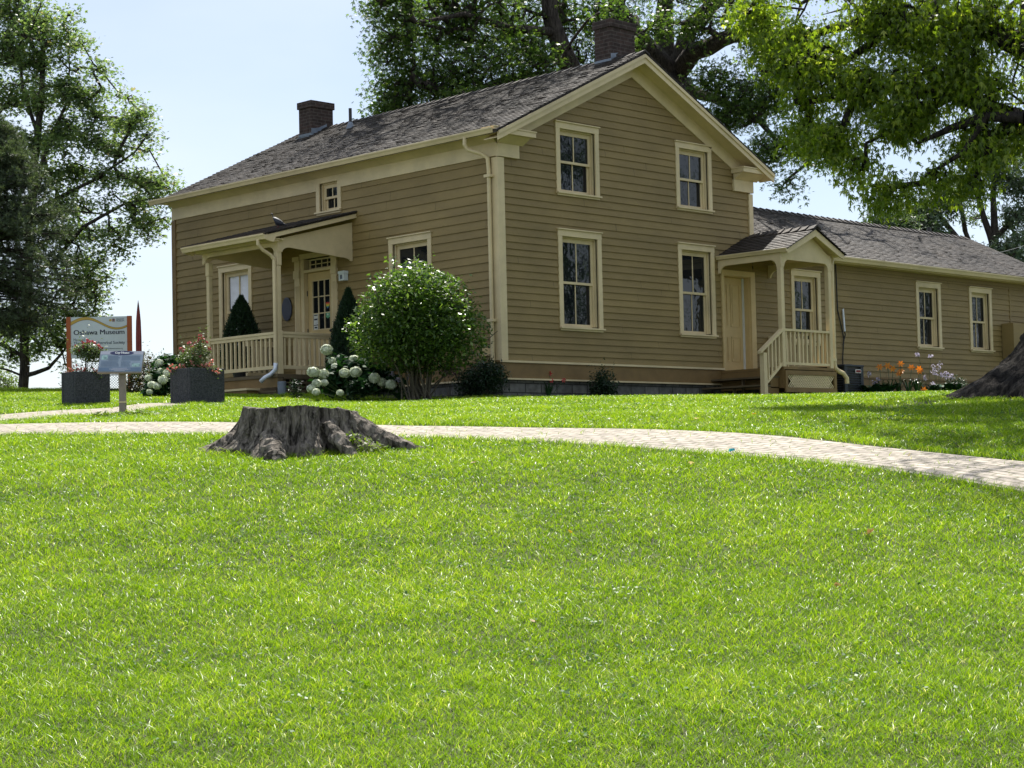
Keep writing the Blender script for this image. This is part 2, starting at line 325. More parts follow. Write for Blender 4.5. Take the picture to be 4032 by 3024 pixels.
# the paved path: centre line points with a width
pm = [(-500, 1690), (0, 1690), (420, 1692), (900, 1695), (1500, 1692), (2016, 1692), (2500, 1708), (3000, 1742), (3500, 1795), (4032, 1866), (4700, 1975)]
PATH_MAIN = [(*G(x, y)[:2], w) for (x, y), w in zip(pm, [1.5] * 8 + [1.4, 1.28, 1.2])]
pb = [(-600, 1664, 3.6), (0, 1656, 3.4), (170, 1650, 3.0), (300, 1639, 2.0), (480, 1617, 1.1), (650, 1592, .7), (800, 1584, .6)]
PATH_BRANCH = [(*G(x, y)[:2], w) for x, y, w in pb]; 
def smooth_line(P, step=.25):
    P = np.array(P, float); d = np.r_[0, np.cumsum(np.hypot(*np.diff(P[:, :2], axis=0).T))]; t = np.arange(0, d[-1], step)
    Q = np.stack([np.interp(t, d, P[:, k]) for k in range(3)], 1); k = 9
    for _ in range(4):
        Qp = np.pad(Q, ((k, k), (0, 0)), mode='edge'); Q2 = np.stack([np.convolve(Qp[:, c], np.ones(2 * k + 1) / (2 * k + 1), 'valid') for c in range(3)], 1); Q2[0] = Q[0]; Q2[-1] = Q[-1]; Q = Q2
    return Q
def pathmesh(name, L, lift):
    Q = smooth_line(L); t = np.gradient(Q[:, :2], axis=0); t = unit(t); nn = np.stack([-t[:, 1], t[:, 0]], 1); K = 9
    V = []; UV = []; s = np.r_[0, np.cumsum(np.hypot(*np.diff(Q[:, :2], axis=0).T))]
    for i in range(len(Q)):
        wl_ = Q[i, 2] * (1 + .02 * math.sin(i * .9) + .012 * math.sin(i * 2.3)) / 2
        for j in range(K):
            u = (j / (K - 1) * 2 - 1) * wl_; x, y = Q[i, :2] + nn[i] * u; edge = 1 if j in (0, K - 1) else 0
            V.append((x, y, gz(x, y) + (lift if not edge else -.03))); UV.append((s[i], u))
    n = K; F = [[i * n + j, i * n + j + 1, (i + 1) * n + j + 1, (i + 1) * n + j] for i in range(len(Q) - 1) for j in range(n - 1)]
    o = npmesh(name, V, F, mats=('path',)); me = o.data; uv = me.uv_layers.new(name='UVMap')
    li = np.zeros(len(me.loops), np.int32); me.loops.foreach_get('vertex_index', li); uv.data.foreach_set('uv', np.array(UV, np.float32)[li].ravel())
    o['kind'] = 'structure'; return Q
QM = pathmesh('brick_path', PATH_MAIN, .022); QB = pathmesh('brick_path', PATH_BRANCH, .016)
def onpath(x, y, grow=0.0):
    m = np.zeros(len(x), bool)
    for Q in (QM, QB):
        for q in Q[::1]:
            m |= (x - q[0]) ** 2 + (y - q[1]) ** 2 < (q[2] / 2 + grow) ** 2
    return m
STUMP = G(1178, 1766); BIGT = G(4030, 1625); BIGT = at(4445, 1600, 21.8); BIGT[2] = gz(BIGT[0], BIGT[1])
def grass():
    N = 1500000
    u = rng.uniform(0, 1, N); d = (6.6 ** .72 + u * (42 ** .72 - 6.6 ** .72)) ** (1 / .72)
    t = rng.uniform(-1, 1, N) * (.335 * d + .5)
    x = CAM[0] + d * .7027 + t * .7114; y = CAM[1] + d * .7114 - t * .7027
    edge = rng.normal(0, .03, N)
    keep = ~onpath(x, y, -.02) | (~onpath(x, y, -.14) & (rng.uniform(size=N) < .22)) | (rng.uniform(size=N) < .012)
    keep &= ~((x > -.12) & (y > -.12) & (x < 19.5)) & ~((x > -2.0) & (x < 0) & (y > 3.95) & (y < 6.7)) & ~((x > 5.3) & (x < 7.8) & (y > -1.6) & (y < 0))
    bed = (((x > -1.55) & (y > -.6) & (y < 4)) | ((y > -.75) & (x > -.5) & (x < 12.5)) | ((y > -1.35) & (x > 8.6) & (x < 15.1))) & (rng.uniform(size=N) < .93)
    keep &= ~bed
    keep &= (x - STUMP[0]) ** 2 + (y - STUMP[1]) ** 2 > .5 ** 2
    keep &= (x - BIGT[0]) ** 2 + (y - BIGT[1]) ** 2 > 1.1 ** 2
    dirt = at(3480, 1600, 21.0); keep &= ~(((x - dirt[0]) ** 2 / 1.1 + (y - dirt[1]) ** 2 / .12 < 1) & (rng.uniform(size=N) < .7))
    x, y, d = x[keep], y[keep], d[keep]; N = len(x)
    ed = onpath(x, y, .10)
    def nz_(s, ph): return np.sin(x * s + ph + 1.7 * np.sin(y * s * .8 + ph * 2)) * np.cos(y * s * 1.1 - ph + 1.3 * np.sin(x * s * .7))
    n1 = nz_(1.1, .4); n2 = nz_(5.2, 2.2); n3 = nz_(17., 1.1); n4 = nz_(2.6, 5.)
    h = (.033 + .003 * n1 + .005 * n2 + .006 * n3) * rng.uniform(.55, 1.35, N); h = np.clip(h, .012, .10) * (1 + np.where(ed, .45, 0))
    wall = ((y > -1.3) & (x > -2) & (x < 13)) | (((x - STUMP[0]) ** 2 + (y - STUMP[1]) ** 2) < .75 ** 2); h = np.where(wall, h * 1.5, h)
    w = .0039 * (d / 8) ** .62 * rng.uniform(.7, 1.35, N); h = h * (1 + .010 * (d - 8))
    az = rng.uniform(0, 2 * PI, N) + 0; lean = rng.uniform(.3, 2.1, N) * h; la = az + rng.normal(0, .9, N)
    P = np.stack([x, y, H(x, y) - .004], 1)
    A = np.stack([np.cos(az), np.sin(az), 0 * az], 1); L = np.stack([np.cos(la + PI / 2), np.sin(la + PI / 2), 0 * la], 1); U = np.array([0, 0, 1.])
    w_ = w[:, None]; h_ = h[:, None]; l_ = lean[:, None]
    V = np.stack([P - A * w_ * .5, P + A * w_ * .5, P + L * l_ * .35 + U * h_ * .6 - A * w_ * .42, P + L * l_ * .35 + U * h_ * .6 + A * w_ * .42, P + L * l_ + U * h_], 1).reshape(-1, 3)
    k = np.arange(N) * 5
    F4 = np.stack([k, k + 1, k + 3, k + 2], 1); F3 = np.stack([k + 2, k + 3, k + 4], 1)
    c = np.clip(.54 + .07 * n1 + .10 * n2 + .07 * n4 + .08 * n3 + rng.normal(0, .23, N), 0, .90)
    pale = rng.uniform(size=N); c = np.where(pale > .968 - .03 * (n2 > .45), rng.uniform(.93, .99, N), c); c = np.where(pale > .9990, 1, c)
    o = npmesh('lawn_grass', V, F4, F3, np.repeat(c, 5), ('grass',)); tag(o, 'bright green mown lawn grass with scattered clover and dry blades', 'grass', kind='stuff')
grass()
def clover():
    N = 26000; d = np.sqrt(rng.uniform(7.2 ** 2, 30 ** 2, N)); t = rng.uniform(-1, 1, N) * .32 * d
    x = CAM[0] + d * .7027 + t * .7114; y = CAM[1] + d * .7114 - t * .7027
    n = np.sin(x * 1.9 + 2 * np.sin(y * 1.3)) * np.cos(y * 2.3 + 1.5 * np.sin(x)) + .5 * np.sin(x * 6 + y * 5)
    k = (n + rng.normal(0, .35, N) > .55) & ~onpath(x, y, .03) & ~((x > -1) & (y > -1)); x, y = x[k], y[k]
    P = np.stack([x, y, H(x, y) + rng.uniform(.025, .05, len(x))], 1); P = np.repeat(P, 3, 0); P[:, :2] += rng.normal(0, .012, (len(P), 2))
    V, F, R = leaves(P, .022, ((0, 1),), .1, .8); 
    o = npmesh('clover', V, F, None, R * .5, ('clov',)); tag(o, 'low clover leaves mixed through the lawn', 'clover', kind='stuff')
clover()
# ------------------------------------------------------------------ THE HOUSE
WX, LY = 7.13, 9.97
RX, RZ, SL = 3.57, 6.44, .487            # ridge x, ridge z, slope
def rz(x): return RZ - SL * abs(x - RX)
house = empty('house', (0, 0, 0), 'tan clapboard farmhouse with cream trim, two brick chimneys, porches and a low wing', 'house')
Tg = lambda p: (p[0], -p[1], p[2])       # gable wall: (u along x, outward, z)
Tf = lambda p: (-p[1], p[0], p[2])       # front wall: (u along y, outward, z)
def courses(z0, z1, e0, e1):
    z = z0; out = [z0]; r = random.Random(int(z0 * 100 + z1 * 10))
    while z < z1 - .03:
        z += (e0 + (e1 - e0) * (z - z0) / (z1 - z0)) * r.uniform(.93, 1.07); out.append(min(z, z1))
    out[-1] = z1; return out
def siding(mb, T, u0, u1, z0, z1, openings, e0, e1, clip=None, seed=1):
    cs = courses(z0, z1, e0, e1); r = random.Random(seed); out = .022
    for a, b in zip(cs[:-1], cs[1:]):
        zb = sorted({a, b} | {z for o in openings for z in (o[2], o[3]) if a < z < b})
        for p, q in zip(zb[:-1], zb[1:]):
            segs = [(u0, u1)]
            if clip:
                l0, l1 = clip((p + q) / 2); segs = [(max(u0, l0), min(u1, l1))]
            for o in openings:
                if o[2] < (p + q) / 2 < o[3]:
                    ns = []
                    for s in segs:
                        if o[1] <= s[0] or o[0] >= s[1]: ns.append(s)
                        else:
                            if s[0] < o[0]: ns.append((s[0], o[0]))
                            if s[1] > o[1]: ns.append((o[1], s[1]))
                    segs = ns
            f = lambda z: out * (1 - (z - a) / (b - a)) + .003
            for s0, s1 in segs:
                if s1 - s0 < .01: continue
                n = max(1, int((s1 - s0) / 1.6)); wob = [r.uniform(-.0016, .0016) for _ in range(n + 1)]
                us = [s0 + (s1 - s0) * i / n for i in range(n + 1)]
                V = []; F = []
                for i, u in enumerate(us):
                    V += [T((u, f(p) + wob[i], p + wob[i] * .8)), T((u, f(q), q + .012)), T((u, -.03, p + wob[i] * .8))]
                for i in range(n):
                    k = i * 3; F.append((k, k + 3, k + 4, k + 1))
                    if p == a: F.append((k, k + 2, k + 5, k + 3))
                mb.add(V, F, 'siding')
        # butt joints between boards
        L = (u1 - u0)
        for _ in range(int(L / 4) + (r.random() < .5)):
            u = r.uniform(u0 + .3, u1 - .3)
            if clip and not (clip(b)[0] + .3 < u < clip(b)[1] - .3): continue
            if any(o[0] - .1 < u < o[1] + .1 and o[2] - .15 < a < o[3] + .1 for o in openings): continue
            mb.add([T((u, out + .0055, a + .002)), T((u + .006, out + .0055, a + .002)), T((u + .006, .0055, b)), T((u, .0055, b))], [(0, 1, 2, 3)], 'joint')
def opening(w): return (w[0] + .05, w[1] - .05, w[2] + .04, w[3] - .06)
# windows as (u0, u1, z0, z1, plane, cols, kind)
GW = [(1.455, 2.605, 1.15, 2.985), (4.80, 5.90, 1.15, 2.975), (1.455, 2.60, 3.605, 4.95), (4.80, 5.89, 3.62, 4.96)]
WWs = [(8.40, 9.42, 1.12, 2.68), (13.07, 14.08, 1.165, 2.70), (15.31, 16.30, 1.165, 2.70)]
FW = [(1.75, 2.93, 1.15, 3.01), (7.20, 8.33, 1.15, 2.99)]; FS = (4.30, 5.06, 3.68, 4.42)
SDOOR = (6.10, 7.165, .52, 2.53); FDOOR = (4.45, 5.77, .56, 2.97)
m = MB()
siding(m, Tg, 0, WX, .56, 6.2, [opening(w) for w in GW] + [(6.14, 7.2, 0, 2.5)], .118, .150, lambda z: (RX - (6.16 - z) / SL, RX + (6.16 - z) / SL), 3)
m.build('gable_wall', house)
m = MB(); siding(m, Tf, 0, LY, .56, 4.2, [opening(w) for w in FW] + [(FS[0] + .05, FS[1] - .05, FS[2] + .03, 5)] + [(4.50, 5.72, 0, 2.93)], .124, .175, None, 5)
m.box((-.001, LY, .3), (.0, LY - .2, .31), 'siding'); m.build('front_wall', house)
m = MB(); siding(m, Tg, 7.15, 19.2, .50, 2.93, [opening(w) for w in WWs], .122, .128, None, 9)
m.box((17.13, -.028, .55), (17.19, 0, 2.93), 'siding'); m.build('wing_wall', house)
# cores behind the boards (dark rooms inside), back walls
m = MB()
m.box((WX, .03, .2), (WX - .05, LY, 4.5), 'siding'); m.box((.03, LY - .05, .2), (WX, LY, 4.5), 'siding')
m.prism([(0, LY, 4.4), (WX, LY, 4.4), (RX, LY, 6.3)], (0, -.05, 0), 'siding'); m.box((7.15, 4.9, .2), (19.2, 4.95, 3.0), 'siding'); m.prism([(19.15, 0, .3), (19.15, 4.95, .3), (19.15, 4.95, 2.95), (19.15, 2.5, 4.2), (19.15, 0, 2.95)], (.05, 0, 0), 'siding')
m.build('rear_wall', house)
m = MB(); m.box((.1, .25, .45), (WX - .1, LY - .1, .5), 'brown'); m.box((.3, 3.5, .5), (WX - .1, 3.6, 4.4), 'mulch'); m.box((2.6, .3, .5), (2.7, LY - .1, 4.4), 'mulch'); m.box((.3, .25, 3.15), (WX - .1, LY - .1, 3.2), 'mulch')
m.box((7.3, .3, .45), (19.1, 4.8, .5), 'brown'); m.box((7.3, 3.0, .5), (19.1, 3.1, 3), 'mulch'); m.build('interior', house)
# foundation, skirt boards, corner boards
m = MB(); m.box((.02, .02, -.6), (WX + .02, .3, .22), 'stone'); m.box((.02, .31, -.6), (.3, LY, .22), 'stone'); m.box((7.16, .05, -.6), (19.15, .3, .24), 'stone'); m.build('foundation', house)
m = MB(); m.box((-.025, -.03, .255), (6.1, .0, .525), 'brown'); m.box((7.2, -.03, .2), (19.2, 0, .455), 'brown'); m.box((-.03, .01, .255), (.0, LY, .53), 'brown'); m.build('skirt_board', house)
m = MB(); m.box((-.05, -.055, .225), (6.1, 0, .253), 'trim'); m.box((-.05, -.06, .527), (6.1, 0, .562), 'trim'); m.box((7.2, -.05, .457), (19.2, 0, .497), 'brown'); m.box((-.055, .001, .225), (0, LY, .253), 'trim'); m.box((-.06, .001, .532), (0, LY, .562), 'brown'); m.build('water_table', house)
m = MB(); m.box((-.045, -.042, .563), (.115, .0, 4.13), 'trim'); m.box((-.043, .001, .563), (.0, .12, 4.13), 'trim'); m.build('corner_board', house, bevel=.004)
m = MB(); m.box((WX - .08, -.042, 2.75), (WX + .045, 0, 4.12), 'trim'); m.box((WX + .001, .001, 2.75), (WX + .044, .12, 4.12), 'trim'); m.build('corner_board', house)
m = MB(); m.box((-.04, LY - .1, .5), (.03, LY + .04, 4.14), 'brown'); m.build('corner_board', house)
# frieze, cornice, returns, rake trim
m = MB()
m.box((-.035, .001, 4.155), (.0, FS[0], 4.47), 'trim'); m.box((-.035, FS[1], 4.155), (.0, LY + .03, 4.47), 'trim')
m.prism([(-.036, .0, 4.40), (-.20, .0, 4.50), (-.036, .0, 4.51)], (0, LY, 0), 'trim'); m.box((-.34, -.02, 4.50), (.0, LY + .2, 4.53), 'trim'); m.build('frieze', house)
OH = .37
def ret(x0, x1, name):
    m = MB(); m.box((x0, -.33, 4.49), (x1, .0, 4.575), 'trim'); m.box((x0 - .012, -.345, 4.576), (x1 + .012, .0, 4.598), 'trim')
    a, b = (max(x0, -.05), x1 - .16) if x0 < 1 else (x0 + .03, min(x1, WX + .05))
    m.prism([(a - .0, -.05, 4.37), (a, -.26, 4.488), (a, -.04, 4.488)], (b + (.1 if x0 < 1 else .12) - a, 0, 0), 'trim')
    m.box((a, -.062, 4.14), (b, .0, 4.37), 'trim'); m.build(name, house)
ret(-.38, .64, 'cornice_return'); ret(6.53, 7.42, 'cornice_return')
m = MB()
m.prism([(RX, -.035, 6.33), (RX, -.035, 6.03), (.62, -.035, 6.03 - .487 * 2.95), (.1, -.035, 4.6), (-.05, -.035, 4.6)], (0, .03, 0), 'trim')
m.prism([(RX, -.036, 6.33), (RX, -.036, 6.03), (6.52, -.036, 6.03 - .487 * 2.95), (7.04, -.036, 4.6), (7.2, -.036, 4.6)], (0, .03, 0), 'trim')
for sgn in (-1, 1):
    xe = RX + sgn * 3.9
    m.prism([(RX, -OH, rz(RX) - .045), (RX, -OH, rz(RX) - .20), (xe, -OH, rz(xe) - .19), (xe, -OH, rz(xe) - .045)], (0, .03, 0), 'trim')
    m.prism([(RX, -OH - .025, rz(RX) - .03), (RX, -OH - .025, rz(RX) - .095), (xe, -OH - .025, rz(xe) - .095), (xe, -OH - .025, rz(xe) - .03)], (0, .024, 0), 'trim')
    m.prism([(RX, -OH + .03, rz(RX) - .135), (RX, -OH + .03, rz(RX) - .15), (xe, -OH + .03, rz(xe) - .15), (xe, -OH + .03, rz(xe) - .135)], (0, OH - .035, 0), 'trim')
m.build('rake_trim', house)
# shingled roofs: real overlapping cedar pieces
def shingles(mb, O, U, S, nU, nS, expo, wmin, wmax, N, seed, lift=.016, stop=None, jit=1.0):
    """O eave corner, U along eave (length nU), S up the slope unit, N normal"""
    r = np.random.default_rng(seed); O, U, S, N = map(lambda a: np.array(a, float), (O, U, S, N)); rows = int(nS / expo)
    for i in range(rows + 1):
        s0 = i * expo; u = -r.uniform(0, wmax)
        wave = .003 * math.sin(i * .7)
        while u < nU:
            w = r.uniform(wmin, wmax); a, b = max(u + .003, 0), min(u + w, nU); u += w
            if b - a < .02: continue
            j = r.normal(0, .0035) * jit; t = lift * (.9 + abs(r.normal(0, .16)) * jit); t2 = t * r.uniform(.9, 1.12); s1 = min(s0 + expo * 1.25, nS)
            P = lambda uu, ss, nn: O + U * uu + S * ss + N * nn
            sag = .008 * math.sin(a * .5 + i * .05)
            lo0 = P(a, s0 + j + wave, t + sag); lo1 = P(b, s0 + j + wave, t2 + sag)
            mb.add([lo0, lo1, P(b, s1, .004 + sag), P(a, s1, .004 + sag), P(a, s0 + j + wave, -.006), P(b, s0 + j + wave, -.006)], [(0, 1, 2, 3), (4, 5, 1, 0), (0, 3, 4), (1, 5, 2)], 'shade')
c_ = 1 / math.hypot(1, SL); sL = 3.96 / c_
m = MB(); m.prism([(RX, -.36, RZ - .012), (RX - 3.96, -.36, rz(RX - 3.96) - .012), (RX - 3.96, -.36, rz(RX - 3.96) - .045), (RX, -.36, RZ - .05)], (0, LY + .58, 0), 'shade')
m.prism([(RX, -.36, RZ - .012), (RX + 3.9, -.36, rz(RX + 3.9) - .012), (RX + 3.9, -.36, rz(RX + 3.9) - .045), (RX, -.36, RZ - .05)], (0, LY + .58, 0), 'shade')
shingles(m, (RX - 3.97, -.385, rz(RX - 3.97)), (0, 1, 0), (c_, 0, SL * c_), LY + .62, sL, .125, .09, .24, (-SL * c_, 0, c_), 21, lift=.022)
shingles(m, (RX + 3.93, -.385, rz(RX + 3.93)), (0, 1, 0), (-c_, 0, SL * c_), 1.2, 3.93 / c_, .118, .09, .22, (SL * c_, 0, c_), 22)
y = -.39
while y < LY + .1:      # ridge caps
    for sg in (-1, 1):
        m.prism([(RX, y, RZ + .055), (RX + sg * .14, y, RZ - .02), (RX + sg * .14, y, RZ - .045), (RX, y, RZ + .02)], (0, .27, -.028), 'shade')
    y += .235
m.build('main_roof', house)
# wing roof
WR = 2.5; wz = lambda y: 3.0 + .5 * (y + .3)
cw = 1 / math.hypot(1, .5)
m = MB(); m.prism([(7.16, -.3, 2.985), (7.16, WR, wz(WR) - .015), (7.16, 5.3, 2.985), (7.16, 5.3, 2.95), (7.16, WR, wz(WR) - .06), (7.16, -.3, 2.95)], (12.3, 0, 0), 'shade')
shingles(m, (7.16, -.32, wz(-.32)), (1, 0, 0), (0, cw, .5 * cw), 12.4, 2.82 / cw, .110, .08, .19, (0, -.5 * cw, cw), 31, lift=.021)
x = 7.2
while x < 19.35:
    for sg in (-1, 1): m.prism([(x, WR, wz(WR) + .07), (x, WR + sg * .15, wz(WR) - .02), (x, WR + sg * .15, wz(WR) - .045), (x, WR, wz(WR) + .03)], (.27, 0, -.03), 'shade')
    x += .235
m.build('wing_roof', house)
# gutters
def gutter(mb, p, axis, L, w=.10, h=.10):
    x, y, z = p; e = (0, L, 0) if axis == 'y' else (L, 0, 0)
    pr = [(0, 0), (0, -h * .85), (.3 * w, -h), (.62 * w, -h), (w * .8, -h * .55), (w, -h * .25), (w, 0), (w * .93, 0), (w * .93, -h * .2), (.07 * w, -h * .2), (.07 * w, 0)]
    mb.prism([((x - a, y, z + b) if axis == 'y' else (x, y - a, z + b)) for a, b in pr], e, 'trim')
m = MB(); gutter(m, (-.34, -.30, 4.575), 'y', LY + .62); gu = m.build('gutter', house)
m = MB(); gutter(m, (7.9, -.30, 3.0), 'x', 11.6, .11, .11); m.box((7.16, -.29, 2.87), (19.3, 0.0, 2.895), 'trim'); m.box((7.16, -.30, 2.895), (19.3, -.28, 2.96), 'trim'); m.box((7.16, -.04, 2.78), (19.3, 0.0, 2.868), 'siding'); m.build('wing_gutter', house)
# downspout at the corner of the two walls
m = MB(); m.tube([(-.38, .42, 4.50), (-.39, .42, 4.36), (-.34, .40, 4.28), (-.15, .24, 4.20), (-.10, .15, 4.12), (-.098, .13, 3.9), (-.098, .13, .62), (-.10, .13, .5)], .042, 'trim', 8, sq=.85)
m.box((-.15, .06, 3.78), (-.04, .21, 3.83), 'trim'); m.box((-.15, .06, 1.24), (-.04, .21, 1.29), 'trim'); m.build('downspout', house, smooth=False)
# ------------------------------------------------------------------ windows
def window(T, w, name='window', sillout=.045, blind=False, cap=True, split=.5):
    u0, u1, z0, z1 = w; p = .034; q = .105
    m = MB()
    m.box((u0, 0, z0 + .05), (u0 + q, p, z1 - .13), 'trim', T); m.box((u1 - q, 0, z0 + .05), (u1, p, z1 - .13), 'trim', T)
    m.box((u0 - .005, 0, z1 - .13), (u1 + .005, p + .002, z1 - .015), 'trim', T)
    if cap: m.box((u0 - .02, 0, z1 - .015), (u1 + .02, p + .03, z1 + .008), 'trim', T)
    a, b, c, d = u0 + q, u1 - q, z0 + .085, z1 - .13
    for t, e in ((-.035, .022), (-.075, .045)):         # stepped jamb
        m.box((a - .02, t - .045, c), (a + e, t, d), 'trim', T); m.box((b - e, t - .045, c), (b + .02, t, d), 'trim', T); m.box((a + e, t - .045, d - e), (b - e, t, d + .02), 'trim', T)
    frame = m.build(name, house, bevel=.003)
    m = MB(); m.box((u0 - .012, -.11, z0 + .025), (u1 + .012, p + sillout, z0 + .055), 'trim', T); m.box((u0 + .01, 0, z0 - .01), (u1 - .01, p + .005, z0 + .024), 'trim', T); m.build('sill', frame)
    a += .045; b -= .045; d -= .045; c += .0
    mid = c + (d - c) * split
    for k, (s0, s1, t, nm) in enumerate(((mid - .02, d, -.075, 'upper_sash'), (c - .03, mid + .02, -.115, 'lower_sash'))):
        m = MB(); st = .042; rb = .075 if k else .045
        m.box((a, t - .03, s0), (a + st, t, s1), 'trim', T); m.box((b - st, t - .03, s0), (b, t, s1), 'trim', T)
        m.box((a + st, t - .031, s1 - (.035 if k else .05)), (b - st, t + .001, s1), 'trim', T); m.box((a + st, t - .031, s0), (b - st, t + .001, s0 + rb), 'trim', T)
        m.box(((a + b) / 2 - .011, t - .028, s0 + rb), ((a + b) / 2 + .011, t - .004, s1 - .035), 'trim', T)
        m.build(nm, frame)
        m = MB(); m.box((a + st - .005, t - .020, s0 + rb - .01), (b - st + .005, t - .015, s1 - .03), 'glass', T); m.build('pane', frame)
    if blind:
        m = MB(); m.box((a + .05, -.125, mid + .03), (b - .05, -.12, d - .04), 'blind', T); m.box((a + .05, -.165, c + .02), (b - .05, -.16, mid), 'blind', T)
        m.build('blind', frame)
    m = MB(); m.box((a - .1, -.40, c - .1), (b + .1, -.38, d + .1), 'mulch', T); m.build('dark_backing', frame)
    return frame
for w in GW: window(Tg, w)
for w in WWs: window(Tg, w, split=.5)
window(Tf, FW[0]); wb = window(Tf, FW[1], blind=True)
for ch in wb.children:
    if ch.name.startswith('pane'): ch.data.materials[0] = MT.setdefault('thin', thinglass())
window(Tf, FS, cap=False)
# ------------------------------------------------------------------ front door, transom, pilasters
fy0, fy1 = 4.66, 5.50
m = MB()
for a, b in ((4.46, 4.60), (5.60, 5.76)):
    m.box((-.05, a, .56), (.0, b, 2.93), 'trim'); 
    for i in range(4): m.box((-.062, a + .018 + i * (b - a - .036) / 4, .70), (-.05, a + .018 + (i + .55) * (b - a - .036) / 4, 2.35), 'trim')
    m.box((-.075, a - .01, 2.50), (-.05, b + .01, 2.66), 'trim'); m.box((-.085, a - .02, 2.84), (-.05, b + .02, 2.93), 'trim')
m.box((-.055, 4.60, 2.87), (0, 5.60, 2.97), 'trim'); m.box((-.02, 4.60, .56), (.14, 4.66, 2.87), 'trim'); m.box((-.02, 5.50, .56), (.14, 5.60, 2.87), 'trim'); m.box((-.025, 4.66, 2.60), (.14, 5.50, 2.65), 'trim')
m.box((.13, 4.66, .5), (.2, 5.5, .58), 'dkwood'); df = m.build('front_door_frame', house)
def grid(mb, y0, y1, z0, z1, x, nc, nr, bar=.016, edge=.03):
    mb.box((x - .02, y0, z0), (x + .012, y0 + edge, z1), 'trim'); mb.box((x - .02, y1 - edge, z0), (x + .012, y1, z1), 'trim'); mb.box((x - .021, y0, z0), (x + .011, y1, z0 + edge), 'trim'); mb.box((x - .021, y0, z1 - edge), (x + .011, y1, z1), 'trim')
    for i in range(1, nc): c = y0 + (y1 - y0) * i / nc; mb.box((x - .016, c - bar / 2, z0), (x + .008, c + bar / 2, z1), 'trim')
    for i in range(1, nr): c = z0 + (z1 - z0) * i / nr; mb.box((x - .015, y0, c - bar / 2), (x + .007, y1, c + bar / 2), 'trim')
m = MB(); grid(m, 4.70, 5.44, 2.655, 2.865, .10, 4, 2); tr = m.build('transom', house); m = MB(); m.box((.10, 4.70, 2.66), (.105, 5.44, 2.86), 'glass'); m.build('pane', tr)
m = MB(); X = .075
m.box((X, 4.665, .58), (X + .045, 4.80, 2.595), 'amber'); m.box((X, 5.36, .58), (X + .045, 5.495, 2.595), 'amber'); m.box((X - .0005, 4.80, 2.44), (X + .0445, 5.36, 2.595), 'amber'); m.box((X - .0005, 4.80, .58), (X + .0445, 5.36, 1.46), 'amber')
m.box((X - .012, 4.86, .72), (X, 5.30, 1.36), 'amber'); fd = m.build('front_door', house, bevel=.003)
m = MB(); grid(m, 4.80, 5.36, 1.46, 2.44, X + .015, 3, 3, .02, .016); m.build('muntin', fd); m = MB(); m.box((X + .018, 4.80, 1.46), (X + .022, 5.36, 2.44), 'glass'); m.build('pane', fd)
m = MB(); m.lathe((0, 0, 0), [(.012, 0), (.012, .03), (.026, .045), (.03, .06), (.022, .075)], 'iron', 12); m.v = [(X - z, 4.735 + a, 1.42 + b) for a, b, z in m.v]
m.box((X - .006, 4.70, 1.34), (X, 4.77, 1.49), 'iron'); m.build('door_knob', fd, smooth=True)
for z in (.80, 1.40, 2.15): m = MB(); m.tube([(X - .012, 5.50, z), (X - .012, 5.50, z + .10)], .011, 'iron', 8); m.build('hinge', fd)
g = X + .006
m = MB(); m.box((g, 5.205, 1.57), (g + .003, 5.335, 1.78), 'paper'); m.box((g - .001, 5.22, 1.745), (g, 5.32, 1.765), 'navy'); m.box((g - .001, 5.22, 1.66), (g, 5.32, 1.69), 'navy'); m.box((g - .001, 5.225, 1.60), (g, 5.30, 1.606), 'grey'); m.build('notice', fd)
m = MB(); m.box((g, 5.21, 1.475), (g + .003, 5.33, 1.555), 'paper'); m.box((g - .001, 5.23, 1.50), (g, 5.31, 1.53), 'navy'); m.build('notice', fd)
m = MB(); m.box((g, 4.83, 1.69), (g + .003, 4.955, 1.80), 'greens'); m.add([(g, 4.87, 1.69), (g, 4.92, 1.69), (g, 4.895, 1.66)], [(0, 1, 2)], 'greens'); m.lathe((0, 0, 0), [(.02, 0), (.02, .002)], 'paper', 12)
k = len(m.v) - 24; m.v[k:] = [(g - .003 + z, 4.893 + a, 1.745 + b) for a, b, z in m.v[k:]]; m.build('green_sticker', fd)
MT['r1'] = mat('rb_red', (.6, .05, .04), .4, .02); MT['r2'] = mat('rb_orange', (.7, .28, .03), .4, .02); MT['r3'] = mat('rb_yellow', (.7, .6, .06), .4, .02); MT['r4'] = mat('rb_blue', (.05, .12, .45), .4, .02)
m = MB(); y0, z0 = 4.893, 1.86
hw = [(0, 0), (.03, .02), (.055, .035), (.065, .027), (.05, 0)]
for i, c in enumerate(('r4', 'greens', 'r3', 'r2', 'r1')):
    a = [.0, .026, .045, .055, .062, .055][i]; b = [.0, .026, .045, .055, .062, .05][i + 1]; m.add([(g, y0 - a, z0 + i * .025), (g, y0 + a, z0 + i * .025), (g, y0 + b, z0 + i * .025 + .025), (g, y0 - b, z0 + i * .025 + .025)], [(0, 1, 2, 3)], c)
m.build('rainbow_heart_sticker', fd)
m = MB(); m.lathe((0, 0, 0), [(1, 0), (1, .018), (.93, .024)], 'plaque', 40); m.v = [(-.03 - z, 6.03 + a * .155, 1.93 + b * .235) for a, b, z in m.v]; m.build('oval_plaque', house)
m = MB(); m.box((-.13, 4.13, 2.33), (-.025, 4.29, 2.50), 'lamp'); m.box((-.14, 4.12, 2.46), (-.025, 4.30, 2.515), 'lamp'); m.box((-.135, 4.18, 2.36), (-.131, 4.24, 2.44), 'grey'); m.build('wall_light', house, bevel=.01)
m = MB(); m.box((-.05, 3.97, 1.74), (-.025, 4.07, 1.92), 'amber'); m.build('door_intercom', house)
m = MB(); m.box((-.05, .22, .66), (-.022, .45, .80), 'amber'); m.build('wall_patch', house)
